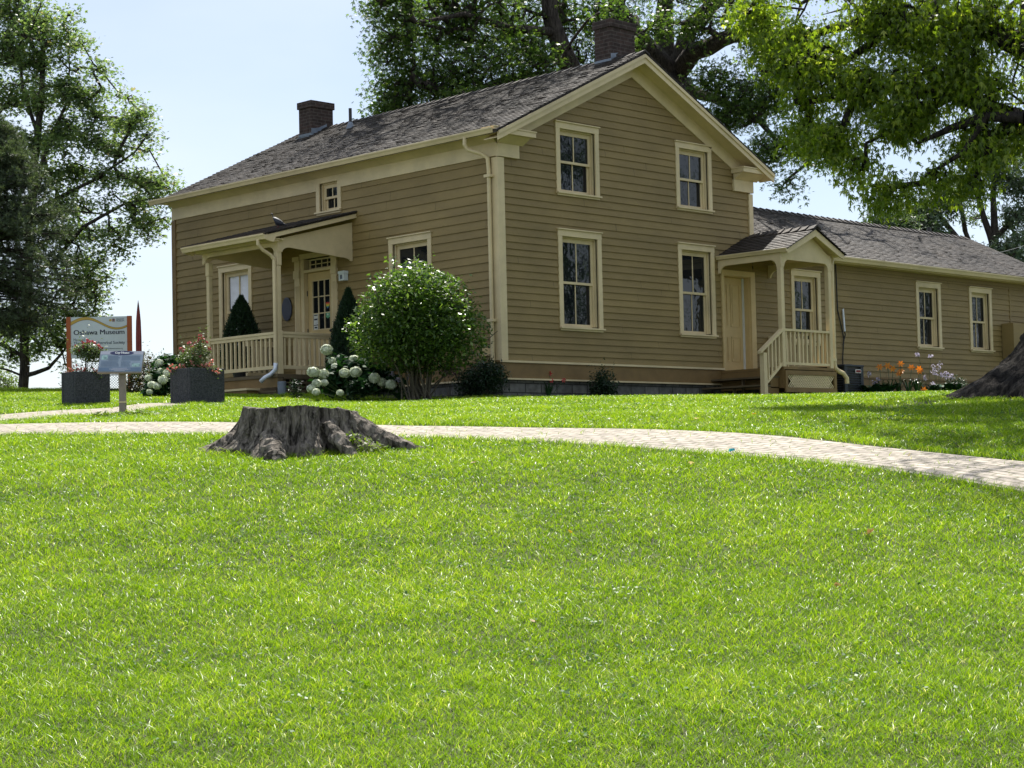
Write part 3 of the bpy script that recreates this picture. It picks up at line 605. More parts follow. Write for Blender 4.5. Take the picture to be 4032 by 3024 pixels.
# ------------------------------------------------------------------ front porch
PX = -1.75; py0, py1 = 4.06, 6.22
def balusters(mb, p, q, n, zb, zt, w=.035):
    for i in range(n):
        f = (i + .5) / n; x = p[0] + (q[0] - p[0]) * f; y = p[1] + (q[1] - p[1]) * f; mb.box((x - w / 2, y - w / 2, zb), (x + w / 2, y + w / 2, zt), 'trim')
m = MB(); m.box((-1.86, 3.98, .44), (-.02, 6.42, .50), 'dkwood'); m.build('porch_floor', house)
m = MB(); m.box((-1.83, 4.02, .26), (-1.80, 6.38, .438), 'brown'); m.box((-1.83, 3.99, .16), (-1.72, 4.02, .438), 'dkwood')
m.box((-2.13, 4.55, .225), (-1.832, 6.6, .262), 'trim'); m.box((-2.10, 4.60, -.2), (-1.84, 6.58, .223), 'brown'); m.box((-1.84, 4.05, .17), (-1.79, 4.6, .2), 'dkwood'); m.box((-1.825, 4.04, -.2), (-1.79, 4.598, .168), 'dkwood'); m.build('porch_step', house)
m = MB()
for i in range(14): a = 4.0; x = -1.70 + i * .125; m.box((x, 3.985, .02), (x + .028, 4.0, .42), 'dkwood')
for i in range(6): m.box((-1.72, 3.974, .03 + i * .075), (0, 3.984, .058 + i * .075), 'dkwood')
m.box((-1.72, 3.965, .42), (0, 4.03, .439), 'dkwood'); m.build('porch_lattice', house)
for (y, lab) in ((py0, 0), (py1, 1)):
    m = MB(); m.box((PX - .058, y - .058, .50), (PX + .058, y + .058, 1.30), 'trim'); m.box((PX - .044, y - .044, 1.30), (PX + .044, y + .044, 2.50), 'trim'); m.box((PX - .055, y - .055, 2.50), (PX + .055, y + .055, 2.76), 'trim'); m.build('porch_post', house, bevel=.012)
for (p, q, n) in (((PX, py0 + .06), (PX, py1 - .06), 15), ((PX + .06, py0), (-.03, py0), 14), ((-.9, py1), (-.03, py1), 7)):
    m = MB(); d = np.array(q) - np.array(p); ax = 0 if abs(d[0]) > abs(d[1]) else 1; o = np.array([0, 0.]); o[1 - ax] = 1
    a = np.array(p) - o * .045; b = np.array(q) + o * .045; m.box((*a, 1.24), (*b, 1.285), 'trim'); a = np.array(p) - o * .03; b = np.array(q) + o * .03; m.box((*a, 1.18), (*b, 1.238), 'trim'); m.box((*a, .60), (*b, .665), 'trim')
    balusters(m, p, q, n, .665, 1.18); m.build('porch_railing', house)
def arch(mb, axis, fixed, a0, a1, top0, top1, low, r0, th, m_, endlow=None, k=8, thick=None):
    """board with quarter round brackets at both ends. axis: along which coordinate"""
    endlow = low if endlow is None else endlow
    pts = [(a0, top0), (a0, low)]; cx = a0 + .11
    pts += [(cx, low)]
    for i in range(k + 1):
        w = PI / 2 * i / k; pts.append((cx + r0 * (1 - math.cos(w)), low + (th - low) * math.sin(w)))
    c2 = a1 - .05; tb = th if endlow == low else th - .10
    for i in range(k + 1):
        w = PI / 2 * (1 - i / k); pts.append((c2 - r0 * 1.2 * (1 - math.cos(w)), endlow + (tb - endlow) * math.sin(w)))
    pts += [(a1, endlow), (a1, top1)]
    if axis == 'x': mb.prism([(p, fixed, z) for p, z in pts], (0, thick or .035, 0), m_)
    else: mb.prism([(fixed, p, z) for p, z in pts], (thick or .035, 0, 0), m_)
m = MB(); arch(m, 'y', PX - .045, py0 - .06, py1 + .16, 2.96, 2.96, 2.74, .18, 2.86, 'trim'); 
m.box((PX - .20, py0 - .12, 2.93), (PX - .045, py1 + .22, 2.965), 'trim'); m.build('porch_beam', house)
def sidebd(y):
    m = MB(); arch(m, 'x', y, PX - .05, -.02, 2.98, 3.43, 2.75, .18, 2.845, 'trim', endlow=2.69); m.build('porch_side_panel', house)
sidebd(py0 - .07); sidebd(py1 + .05)
ps = (3.62 - 3.06) / 2.13; cp = 1 / math.hypot(1, ps)
m = MB()
for y in (3.86, 6.40):
    m.prism([(-2.16, y, 3.025), (-2.16, y, 2.93), (-1.98, y, 2.90), (-1.93, y, 3.0), (0, y, 3.51), (0, y, 3.60)], (0, .045, 0), 'trim')
m.prism([(-2.14, 3.905, 2.99), (0, 3.905, 3.555), (0, 3.905, 3.53), (-1.95, 3.905, 3.01)], (0, 2.5, 0), 'trim'); m.box((-1.98, 3.91, 2.965), (-1.7, 6.40, 2.985), 'trim'); m.build('porch_rafter_trim', house)
m = MB(); m.prism([(-2.18, 3.85, 3.03), (0, 3.85, 3.605), (0, 3.85, 3.59), (-2.18, 3.85, 3.015)], (0, 2.62, 0), 'shade')
shingles(m, (-2.2, 3.83, 3.04), (0, 1, 0), (cp, 0, ps * cp), 2.66, 2.27, .125, .08, .18, (-ps * cp, 0, cp), 41, lift=.022); m.build('porch_roof', house)
m = MB(); gutter(m, (-2.14, 3.84, 3.04), 'y', 2.62, .10, .10); m.build('porch_gutter', house)
m = MB(); m.tube([(-2.19, 4.06, 2.95), (-2.19, 4.06, 2.86), (-2.08, 4.05, 2.76), (-1.92, 4.04, 2.68), (-1.855, 4.03, 2.6), (-1.855, 4.03, 2.4), (-1.855, 4.03, .68)], .034, 'trim', 8); dsp = m.build('downspout', house)
m = MB(); m.tube([(-1.855, 4.03, .70), (-1.86, 4.04, .58), (-1.90, 4.12, .50), (-1.98, 4.20, .44), (-2.05, 4.24, .36)], .040, 'metalw', 8); m.build('spout_elbow', dsp, smooth=True)
# ------------------------------------------------------------------ side porch
sx0, sx1, sy, rxc = 6.07, 7.62, -1.50, 6.95
eh = 2.78; rhz = 3.22; ssl = (rhz - eh) / .93
m = MB(); m.box((6.02, -1.56, .46), (7.68, -.0, .51), 'brown'); m.build('side_porch_floor', house)
m = MB(); zt = .44; 
m.box((6.02, -1.60, .02), (6.09, -1.56, zt), 'brown'); m.box((7.60, -1.60, .02), (7.68, -1.56, zt), 'brown'); m.box((6.09, -1.60, .355), (7.60, -1.56, zt), 'brown'); m.box((6.09, -1.60, .02), (7.60, -1.56, .11), 'brown'); m.box((6.01, -1.555, .10), (6.04, -.02, .455), 'brown'); m.box((7.65, -1.555, .02), (7.68, -.02, .455), 'brown')
m.box((6.10, -1.5, -.2), (6.3, -1.3, .02), 'stone'); m.box((7.4, -1.5, -.2), (7.6, -1.3, .02), 'stone'); m.build('side_porch_skirt', house)
m = MB(); z0, z1, x0, x1 = .11, .355, 6.09, 7.60; st = .058
k = x0 - (z1 - z0)
while k < x1:
    for sg, yy in ((1, -1.585), (-1, -1.578)):
        a, b = (k, k + (z1 - z0)) if sg == 1 else (k + (z1 - z0), k); pa = [(a, z0), (a + .03, z0), (b + .03, z1), (b, z1)]
        if min(a, b) >= x0 - .03 and max(a, b) <= x1 - .0: m.prism([(p, yy, z) for p, z in pa], (0, .006, 0), 'trim')
    k += st
m.build('side_porch_lattice', house)
for x, y in ((sx0, sy), (sx1, sy)):
    m = MB(); m.box((x - .05, y - .05, .50), (x + .05, y + .05, 2.75), 'trim'); m.build('side_porch_post', house, bevel=.012)
m = MB(); m.box((sx1 - .04, -.08, .5), (sx1 + .04, -.02, 1.25), 'trim'); m.build('side_porch_post', house)
for (p, q, n) in (((sx0 + .05, sy), (sx1 - .05, sy), 11), ((sx1, sy + .05), (sx1, -.08), 9)):
    m = MB(); ax = 0 if p[1] == q[1] else 1; o = np.array([0, 0.]); o[1 - ax] = 1
    for w, a_, b_ in ((.045, 1.20, 1.245), (.025, .55, .60)): m.box((*(np.array(p) - o * w), a_), (*(np.array(q) + o * w), b_), 'trim')
    balusters(m, p, q, n, .60, 1.20, .038); m.build('side_porch_railing', house)
# stairs go down towards -x
m = MB()
for i, (xa, z) in enumerate(((5.72, .33), (5.42, .16))):
    m.box((xa - .02, -1.45, z - .035), (xa + .32, -.03, z), 'dkwood')
m.box((5.45, -1.44, -.1), (6.0, -1.40, .12), 'brown'); m.box((5.75, -1.44, .10), (6.0, -1.40, .30), 'brown')
for yy in (-.75, -1.43): m.box((5.50, yy, -.1), (5.56, yy + .04, .125), 'dkwood'); m.box((5.78, yy, .0), (5.84, yy + .04, .295), 'dkwood')
m.build('side_porch_stairs', house)
m = MB(); m.box((5.40, -1.56, -.4), (5.50, -1.46, .76), 'trim')
m.prism([(5.34, -1.55, .74), (5.34, -1.55, .79), (6.03, -1.55, 1.24), (6.03, -1.55, 1.18)], (0, .09, 0), 'trim'); m.prism([(5.50, -1.53, .14), (5.50, -1.53, .20), (6.03, -1.53, .60), (6.03, -1.53, .54)], (0, .05, 0), 'trim')
for i in range(4):
    x = 5.58 + i * .115; zb = .17 + (x - 5.5) * .755; zt = .75 + (x - 5.36) * .66; m.box((x, -1.525, zb), (x + .035, -1.49, zt), 'trim')
m.build('stair_railing', house)
m = MB(); arch(m, 'y', sx0 - .055, sy - .06, -.02, 2.70, 2.70, 2.44, .14, 2.58, 'trim'); m.build('side_porch_beam', house); m = MB(); arch(m, 'y', sx1 + .02, sy - .06, -.02, 2.70, 2.70, 2.44, .14, 2.58, 'trim'); m.build('side_porch_beam', house)
m = MB(); a0, a1 = sx0 - .03, sx1 + .03; pts = [(a0, 2.70), (a0, 2.44), (a0 + .09, 2.44)] + [(a0 + .09 + .14 * (1 - math.cos(PI / 2 * i / 8)), 2.44 + .14 * math.sin(PI / 2 * i / 8)) for i in range(9)] + [(a1 - .09 - .14 * (1 - math.cos(PI / 2 * (1 - i / 8))), 2.44 + .14 * math.sin(PI / 2 * (1 - i / 8))) for i in range(9)] + [(a1, 2.44), (a1, 2.70), (rxc, rhz - .10)]
m.prism([(p, sy - .055, z) for p, z in pts], (0, .03, 0), 'trim')
for sg in (-1, 1):
    xe = rxc + sg * .93; m.prism([(rxc, -1.72, rhz - .02), (rxc, -1.72, rhz - .15), (xe - sg * .12, -1.72, eh - .07), (xe, -1.72, eh - .10), (xe, -1.72, eh + .01)], (0, .03, 0), 'trim')
    m.prism([(rxc, -1.69, rhz - .05), (rxc, -1.69, rhz - .065), (xe, -1.69, eh - .045), (xe, -1.69, eh - .03)], (0, 1.68, 0), 'trim')
m.build('side_porch_gable', house)
m = MB(); cs_ = 1 / math.hypot(1, ssl)
for sg in (-1, 1):
    xe = rxc + sg * .97; m.prism([(rxc, -1.72, rhz), (rxc, -1.72, rhz - .02), (xe, -1.72, eh - .03), (xe, -1.72, eh - .01)], (0, 1.71, 0), 'shade')
    shingles(m, (xe, -1.76, rhz - .97 * ssl), (0, 1, 0), (-sg * cs_, 0, ssl * cs_), 1.75, .97 / cs_, .105, .10, .24, (sg * ssl * cs_, 0, cs_), 50 + sg, lift=.022)
y = -1.77
while y < -.2:
    for sg in (-1, 1): m.prism([(rxc, y, rhz + .085), (rxc + sg * .13, y, rhz + .0), (rxc + sg * .13, y, rhz - .025), (rxc, y, rhz + .04)], (0, .27, -.045), 'shade')
    y += .2
m.build('side_porch_roof', house)
m = MB(); gutter(m, (rxc - .93, -1.74, eh), 'y', 1.72, .08, .075); m.build('side_porch_gutter', house)
m = MB(); m.tube([(7.86, -1.45, 2.86), (7.86, -1.45, 2.7), (7.80, -1.47, 2.6), (7.78, -1.48, .62), (7.80, -1.49, .52), (7.90, -1.50, .46), (8.02, -1.52, .42), (8.10, -1.54, .33), (8.11, -1.54, .22)], .046, 'trim', 8); m.box((7.66, -1.53, .66), (7.80, -1.43, .71), 'trim'); m.box((7.74, -1.52, 2.78), (7.98, -.3, 2.90), 'trim'); m.build('downspout', house, smooth=False)
# side door, deep reveal, ajar look: slab set back with a white strip
m = MB(); m.box((6.10, -.045, .52), (6.17, .0, 2.53), 'amber'); m.box((7.02, -.045, .52), (7.165, .0, 2.53), 'amber'); m.box((6.17, -.044, 2.42), (7.02, 0, 2.53), 'amber'); m.box((7.0, .0, .52), (7.02, .32, 2.43), 'amber'); m.box((6.15, .0, .52), (6.17, .32, 2.43), 'amber'); m.box((6.17, 0, 2.41), (7.0, .32, 2.43), 'amber'); m.box((6.10, -.07, .50), (7.16, .3, .53), 'amber'); m.build('side_door_frame', house)
m = MB(); m.box((6.17, .16, .53), (6.98, .20, 2.41), 'amber')
for a, b, c, d in ((6.24, 6.50, 1.42, 2.28), (6.60, 6.90, 1.42, 2.28), (6.24, 6.50, .72, 1.22), (6.60, 6.90, .72, 1.22)):
    m.box((a, .148, c), (b, .16, c + .02), 'amber'); m.box((a, .148, d - .02), (b, .16, d), 'amber'); m.box((a, .149, c), (a + .02, .16, d), 'amber'); m.box((b - .02, .149, c), (b, .16, d), 'amber'); m.box((a + .06, .15, c + .06), (b - .06, .16, d - .06), 'amber')
sd_ = m.build('side_door', house); m = MB(); m.box((6.975, .12, .53), (6.998, .158, 2.41), 'strip'); m.build('weatherstrip', sd_)
# ------------------------------------------------------------------ chimneys, vents, boxes
def chimney(x0, x1, y0, y1, zt, label):
    b = MB(); b.box((x0, y0, 5.8), (x1, y1, zt - .155), 'brick'); c = b.build('chimney', house); tag(c, label)
    b = MB(); b.box((x0 - .03, y0 - .03, zt - .15), (x1 + .03, y1 + .03, zt), 'brick'); b.box((x0 + .1, y0 + .1, zt), (x1 - .1, y1 - .1, zt + .02), 'mulch'); b.build('cap', c)
    b = MB(); zz = rz(x0 + .0) 
    b.prism([(x0 - .012, y0 - .012, rz(x0)), (x0 - .012, y0 - .012, rz(x0) + .07), (x0 + .0, y0 - .012, rz(x0) + .07), (x0, y0 - .012, rz(x0))], (0, y1 - y0 + .02, 0), 'flash')
    b.prism([(x0 - .01, y0 - .013, rz(x0) - .02), (x0 - .01, y0 - .013, rz(x0) + .16), (x0 + .2, y0 - .013, rz(x0) + .2), (RX, y0 - .013, RZ + .1), (RX, y0 - .013, RZ - .02)], (0, .012, 0), 'flash')
    b.box((x0 - .10, y0 - .02, rz(x0) - .045), (x0 - .005, y1, rz(x0) - .02), 'flash'); b.build('flashing', c)
chimney(3.14, 3.76, 9.15, 9.60, 7.03, 'far chimney of dark weathered brick')
chimney(3.44, 4.13, .36, .78, 7.21, 'near chimney of red brick with a plain corbelled cap')
m = MB(); p = (3.0, 7.62, rz(3.0)); m.tube([(p[0], p[1], p[2] - .05), (p[0], p[1], p[2] + .42)], .036, 'iron', 10); m.lathe((p[0], p[1], p[2] - .02), [(.11, -.03), (.06, .10), (.04, .14)], 'flash', 12); m.build('vent_pipe', house)
p = on(3658, 905, 1, 2.75); m = MB(); m.tube([(p[0], 2.75, 4.0), (p[0], 2.75, 4.62)], .055, 'iron', 10); m.build('vent_pipe', house)
m = MB(); m.box((16.72, -.34, 1.05), (17.25, -.03, 1.88), 'siding'); m.box((17.26, -.36, 1.05), (18.1, -.03, 1.9), 'siding'); m.box((17.24, -.352, 1.03), (17.27, -.35, 1.9), 'trim'); m.build('utility_cabinet', house)
m = MB(); m.tube([(10.22, -.05, 1.45), (10.18, -.05, 1.93)], .022, 'metalw', 8); m.tube([(9.95, -.06, 2.9), (10.0, -.04, 1.9), (10.12, -.05, 1.5), (10.18, -.05, 1.3), (10.12, -.05, .9), (10.10, -.06, .5)], .014, 'cable', 6); m.tube([(10.22, -.05, 1.45), (10.24, -.05, 1.38), (10.14, -.05, 1.15)], .012, 'cable', 6); m.build('antenna', house)

# ------------------------------------------------------------------ TREES
def tubes_np(P0, P1, R0, R1, k=6):
    d = unit(P1 - P0); ref = np.where(np.abs(d[:, 2:3]) < .9, np.array([[0, 0, 1.]]), np.array([[1., 0, 0]])); a = unit(np.cross(d, ref)); b = np.cross(d, a)
    w = 2 * PI * np.arange(k) / k; ring = a[:, None, :] * np.cos(w)[None, :, None] + b[:, None, :] * np.sin(w)[None, :, None]
    V = np.concatenate([P0[:, None] + ring * R0[:, None, None], P1[:, None] + ring * R1[:, None, None]], 1)
    n = len(P0); base = (np.arange(n) * 2 * k)[:, None]; j = np.arange(k)[None]; j2 = (j + 1) % k
    F = np.stack([base + j, base + j2, base + k + j2, base + k + j], -1).reshape(-1, 4)
    return V.reshape(-1, 3), F
def tree(name, label, cat, limbs, lobes, leaf, bark='barkm', dens=1.0, nleaf=26, cl=.42, group=None, lsize=.13, lobeshape=((0, 1.0), (.75, .7), (-.75, .7)), droop=.6, wid=.26, shell=.0, rtwig=.010, bend=.18, base=None, flat=1.0, hang=0.0):
    """limbs: list of ([(p, r), ...]); first is the trunk. lobes: (centre, radius, anchors)"""
    root = empty(name, tuple(base if base is not None else limbs[0][0][0]), label, cat, group)
    nodes = []; par = []; rad = []
    for L in limbs:
        L = [(np.array(p, float), r) for p, r in L]
        prev = -1
        if nodes and L: 
            D = np.linalg.norm(np.array(nodes) - L[0][0], axis=1); prev = int(D.argmin())
        for (p, r), (q, s) in zip(L[:-1], L[1:]):
            n = max(1, int(np.linalg.norm(q - p) / .45)); 
            for i in range(n + (1 if (q is L[-1][0]) else 0)):
                f = i / n; w = rng.normal(0, .028, 3) * (r * 3 if i else 0); nodes.append(p + (q - p) * f + w); par.append(prev); rad.append(r + (s - r) * f); prev = len(nodes) - 1
    A = np.concatenate([inball(max(3, int(nn * dens)), c, (r, r, r * flat), shell) for c, r, nn in lobes])
    cen = nodes[0]; order = np.argsort(np.min(np.linalg.norm(A[:, None] - np.array(nodes)[None, ::3], axis=2), axis=1)); A = A[order]
    NP = np.zeros((len(nodes) + len(A) * 5, 3)); NP[:len(nodes)] = nodes; cnt = len(nodes); nfix = cnt
    for a in A:
        D = np.linalg.norm(NP[:cnt] - a, axis=1); j = int(D.argmin()); L = D[j]
        n = max(1, min(4, int(L / .5))); p0 = NP[j]; prev = j
        side = rng.normal(0, 1, 3) * bend * L; side[2] = abs(side[2]) * .6 + .1 * L
        for i in range(1, n + 1):
            f = i / n; q = p0 + (a - p0) * f + side * math.sin(PI * f) * .6; NP[cnt] = q; par.append(prev); rad.append(0); prev = cnt; cnt += 1
    NP = NP[:cnt]; par = np.array(par); rad = np.array(rad, float); c = np.ones(cnt)
    for i in range(cnt - 1, nfix - 1, -1): c[par[i]] += c[i]
    rr = rtwig * c ** .42; rr = np.where(np.arange(cnt) < nfix, np.maximum(rad, 0), rr)
    idx = np.where(par >= 0)[0]; pr = par[idx]
    R0 = np.where(pr < nfix, np.minimum(rr[pr], np.where(idx < nfix, 9, rr[idx] * 1.35)), rr[pr]); V, F = tubes_np(NP[pr], NP[idx], R0, rr[idx], 6)
    big = rr[idx] > .07
    npmesh('trunk', V, F, mats=(bark,), parent=root, smooth=True)
    tips = np.concatenate([A, NP[nfix:][rng.uniform(size=cnt - nfix) < .55]])
    P = np.repeat(tips, nleaf, 0); n = len(P); d = unit(rng.normal(size=(n, 3))) * (rng.uniform(0, 1, n) ** .5)[:, None] * cl; d[:, 2] *= .65
    if hang: d[:, 2] -= hang * rng.uniform(0, 1, n) ** 2
    V, F, R = leaves(P + d, lsize, lobeshape, droop, wid)
    # clump tone: some sprays are naturally paler young growth
    tone = np.repeat(rng.normal(0, .10, len(tips)), nleaf * 4 * len(lobeshape))
    npmesh('crown', V, F, None, np.clip(R + tone, 0, 1), (leaf,), parent=root)
    return root
D2F = 4032 / 2212
def dp(x, y, d): return at(x * D2F, y * D2F, d)
def lobe(x, y, r, d, n, cl=.3):
    R = r * D2F / FPX * d; return (dp(x, y, d), max(R * .5, R - cl * .62), n)
def limb(pts): return [(dp(x, y, d), r) for x, y, d, r in pts]
# big silver maple behind the house
B = dp(1452, 500, 47); B[2] = .05
limbs = [[(B, .85), (dp(1455, 210, 47), .62), (dp(1452, 170, 47), .60)],
    limb([(1455, 175, 47, .42), (1410, 120, 46.5, .38), (1375, 80, 46, .33), (1335, 20, 45.5, .28), (1315, -60, 45, .22)]),
    limb([(1455, 180, 47, .36), (1435, 90, 47.5, .33), (1436, 20, 48, .28), (1440, -60, 48, .22)]),
    limb([(1460, 150, 47, .32), (1490, 60, 47, .28), (1530, 20, 46.5, .24), (1590, -40, 46, .2)]),
    limb([(1462, 160, 47, .34), (1500, 110, 46, .30), (1560, 85, 45, .24), (1640, 60, 44, .16), (1700, 90, 43, .1)]),
    limb([(1400, 160, 48, .3), (1375, 100, 49, .26), (1370, 40, 50, .2)]),
    limb([(1440, 230, 47, .4), (1250, 190, 45.5, .34), (1215, 110, 45, .32), (1190, 40, 45, .27), (1180, -60, 45, .2)]),
    limb([(1235, 160, 45.3, .18), (1100, 170, 44, .13), (1010, 200, 43, .09), (930, 190, 42.5, .06)]),
    limb([(1205, 70, 45, .15), (1100, 60, 44, .11), (1000, 30, 43, .08), (900, 50, 42, .05)]),
    limb([(1190, 130, 45.2, .12), (1120, 110, 45, .1), (1090, 60, 45, .06)]),
    limb([(1480, 190, 47, .2), (1560, 220, 45, .14), (1640, 260, 44, .09), (1700, 330, 43, .05)])]
limbs = [[(p, r_ * (.82 if i else .9)) for p, r_ in L_] for i, L_ in enumerate(limbs)]
lobes = []
for x, y, r, d, n in [(840, 20, 70, 42, 60), (850, 110, 66, 42.5, 60), (850, 205, 62, 43, 60), (835, 262, 50, 43, 34), (930, 60, 95, 44, 100), (940, 180, 90, 43, 100), (1040, 40, 110, 44, 110), (1040, 150, 95, 43, 100), (1150, 40, 110, 46, 110), (1150, 150, 85, 44, 80), (1010, 230, 55, 42, 40),
      (1270, 60, 90, 46, 70), (1240, 150, 60, 46, 34), (1320, -20, 90, 46, 60), (1450, -60, 100, 47, 60), (1330, 20, 40, 42, 10), (1560, 0, 80, 45, 44), (1640, 60, 80, 44, 60), (1540, 170, 55, 44, 34), (1610, 220, 75, 44, 80), (1560, 260, 45, 44, 30), (1680, 190, 70, 44, 60), (1650, 330, 50, 43, 34), (1700, 400, 45, 42, 10), (1720, 300, 60, 43, 26), (1755, 350, 35, 42, 5), (1000, -70, 130, 44, 80), (1200, -90, 130, 46, 60), (1490, 120, 26, 49, 5), (1500, 60, 50, 45, 26), (1420, 60, 45, 44.5, 20), (1350, 100, 40, 44.5, 16)]:
    lobes.append(lobe(x, y, r, d, n))
for c, r, n in (((4.2, 7.0, 12.2), 1.9, 60), ((6.2, 5.0, 12.6), 2.0, 60), ((5.4, 9.2, 12.4), 1.5, 40), ((7.6, 3.0, 12.8), 1.8, 50), ((4.6, 3.6, 12.0), 1.3, 26)): lobes.append((np.array(c), r, n))  # unseen crown clumps above the frame, added to shade the main roof
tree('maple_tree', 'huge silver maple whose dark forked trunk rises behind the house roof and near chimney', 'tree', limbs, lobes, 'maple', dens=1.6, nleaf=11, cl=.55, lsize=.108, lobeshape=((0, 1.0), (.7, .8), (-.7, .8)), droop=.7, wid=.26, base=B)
# near tree at the right edge: flared trunk and overhanging boughs
root = empty('maple_tree', tuple(BIGT), 'old silver maple at the right edge with flared furrowed roots and leafy overhanging boughs', 'tree')
from mathutils import noise as mnoise
def flare(mb_name, c, prof, lobesA, parent, mt, zb=-.3, zt=1.0, nz=60, na=220, amp=.03, top=None, seed=1, topmat='cut', lean=(0, 0)):
    """trunk foot as one surface. prof(z)->radius, lobesA: (angle, strength, width, falloff)"""
    r = random.Random(seed); ph = [r.uniform(0, 6.28) for _ in range(12)]; V = []; F = []
    for i in range(nz):
        f = i / (nz - 1); z = zb + (zt - zb) * f
        for j in range(na):
            a = 2 * PI * j / na; R = prof(max(z, 0))
            for la, st, wd, fo in lobesA:
                da = math.atan2(math.sin(a - la), math.cos(a - la)); R += st * math.exp(-(da / wd) ** 2) * math.exp(-max(z, 0) / fo)
            nv = Vector((math.cos(a) * 2.2, math.sin(a) * 2.2, z * .9)); n1 = mnoise.noise(nv * 2.1 + Vector((seed, 0, 0))); n2 = mnoise.noise(nv * 5.3); n3 = mnoise.noise(Vector((math.cos(a) * 22, math.sin(a) * 22, z * 7)));
            rid = lambda t: 1 - 2 * abs(math.sin(t))
            g = .55 * rid(a * 8 + ph[0] + 2.2 * n1) + .42 * rid(a * 17 + ph[2] + 2.5 * n2 + z * 1.3) + .38 * rid(a * 33 + 3 * n2 + 2 * n3) + .5 * n3 + .25 * mnoise.noise(Vector((math.cos(a) * 50, math.sin(a) * 50, z * 22)))
            g_old = math.sin(a * 13 + ph[0] + 1.2 * math.sin(z * 2 + ph[1])) * .5 + math.sin(a * 29 + ph[2] + 1.6 * math.sin(z * 5 + ph[3])) * .35 + math.sin(a * 61 + ph[4] + 2 * math.sin(z * 9 + a * 3)) * .28 + math.sin(z * 23 + a * 17 + ph[5]) * .12
            R += amp * g * (1 if z > 0 else .4)
            if True:
                X0 = c[0] + R * math.cos(a); Y0 = c[1] + R * math.sin(a); ze = z - (gz(X0, Y0) - gz(c[0], c[1])); zq = max(ze, -.10)
                R = prof(max(z, 0)) + amp * g
                for la, st, wd, fo in lobesA:
                    da = math.atan2(math.sin(a - la), math.cos(a - la)); R += st * math.exp(-(da / wd) ** 2) * (math.exp(-zq / fo) if st > 0 else math.exp(-max(z, 0) / fo))
            zz = z if top is None or i < nz - 1 else z
            if top is not None: zz = zb + (top(a) - zb) * f
            V.append((c[0] + R * math.cos(a) + lean[0] * max(z, 0), c[1] + R * math.sin(a) + lean[1] * max(z, 0), c[2] + zz))
    for i in range(nz - 1):
        for j in range(na): F.append((i * na + j, i * na + (j + 1) % na, (i + 1) * na + (j + 1) % na, (i + 1) * na + j))
    mb = MB(); mb.add(V, F, mt)
    if top is not None:
        k = (nz - 1) * na; V2 = [V[k + j] for j in range(na)] + [(c[0], c[1], c[2] + top(0) - .02)]; mb.add(V2, [(j, (j + 1) % na, na) for j in range(na)], topmat)
    return mb
mb = flare('trunk', BIGT, lambda z: .74 + .42 * math.exp(-z / .55) + .30 * math.exp(-z / 2.2), [(2.35, .80, .34, .36), (3.3, .8, .35, .32), (4.4, .55, .3, .4), (5.6, .6, .4, .3), (1.2, .5, .4, .3), (2.9, .25, .16, .8)], None, 'bark', -.35, 5.2, 190, 420, .055, seed=4, lean=(.02, .02))
mb.build('trunk', root, smooth=True)
T0 = BIGT + np.array([.1, .1, 5.0])
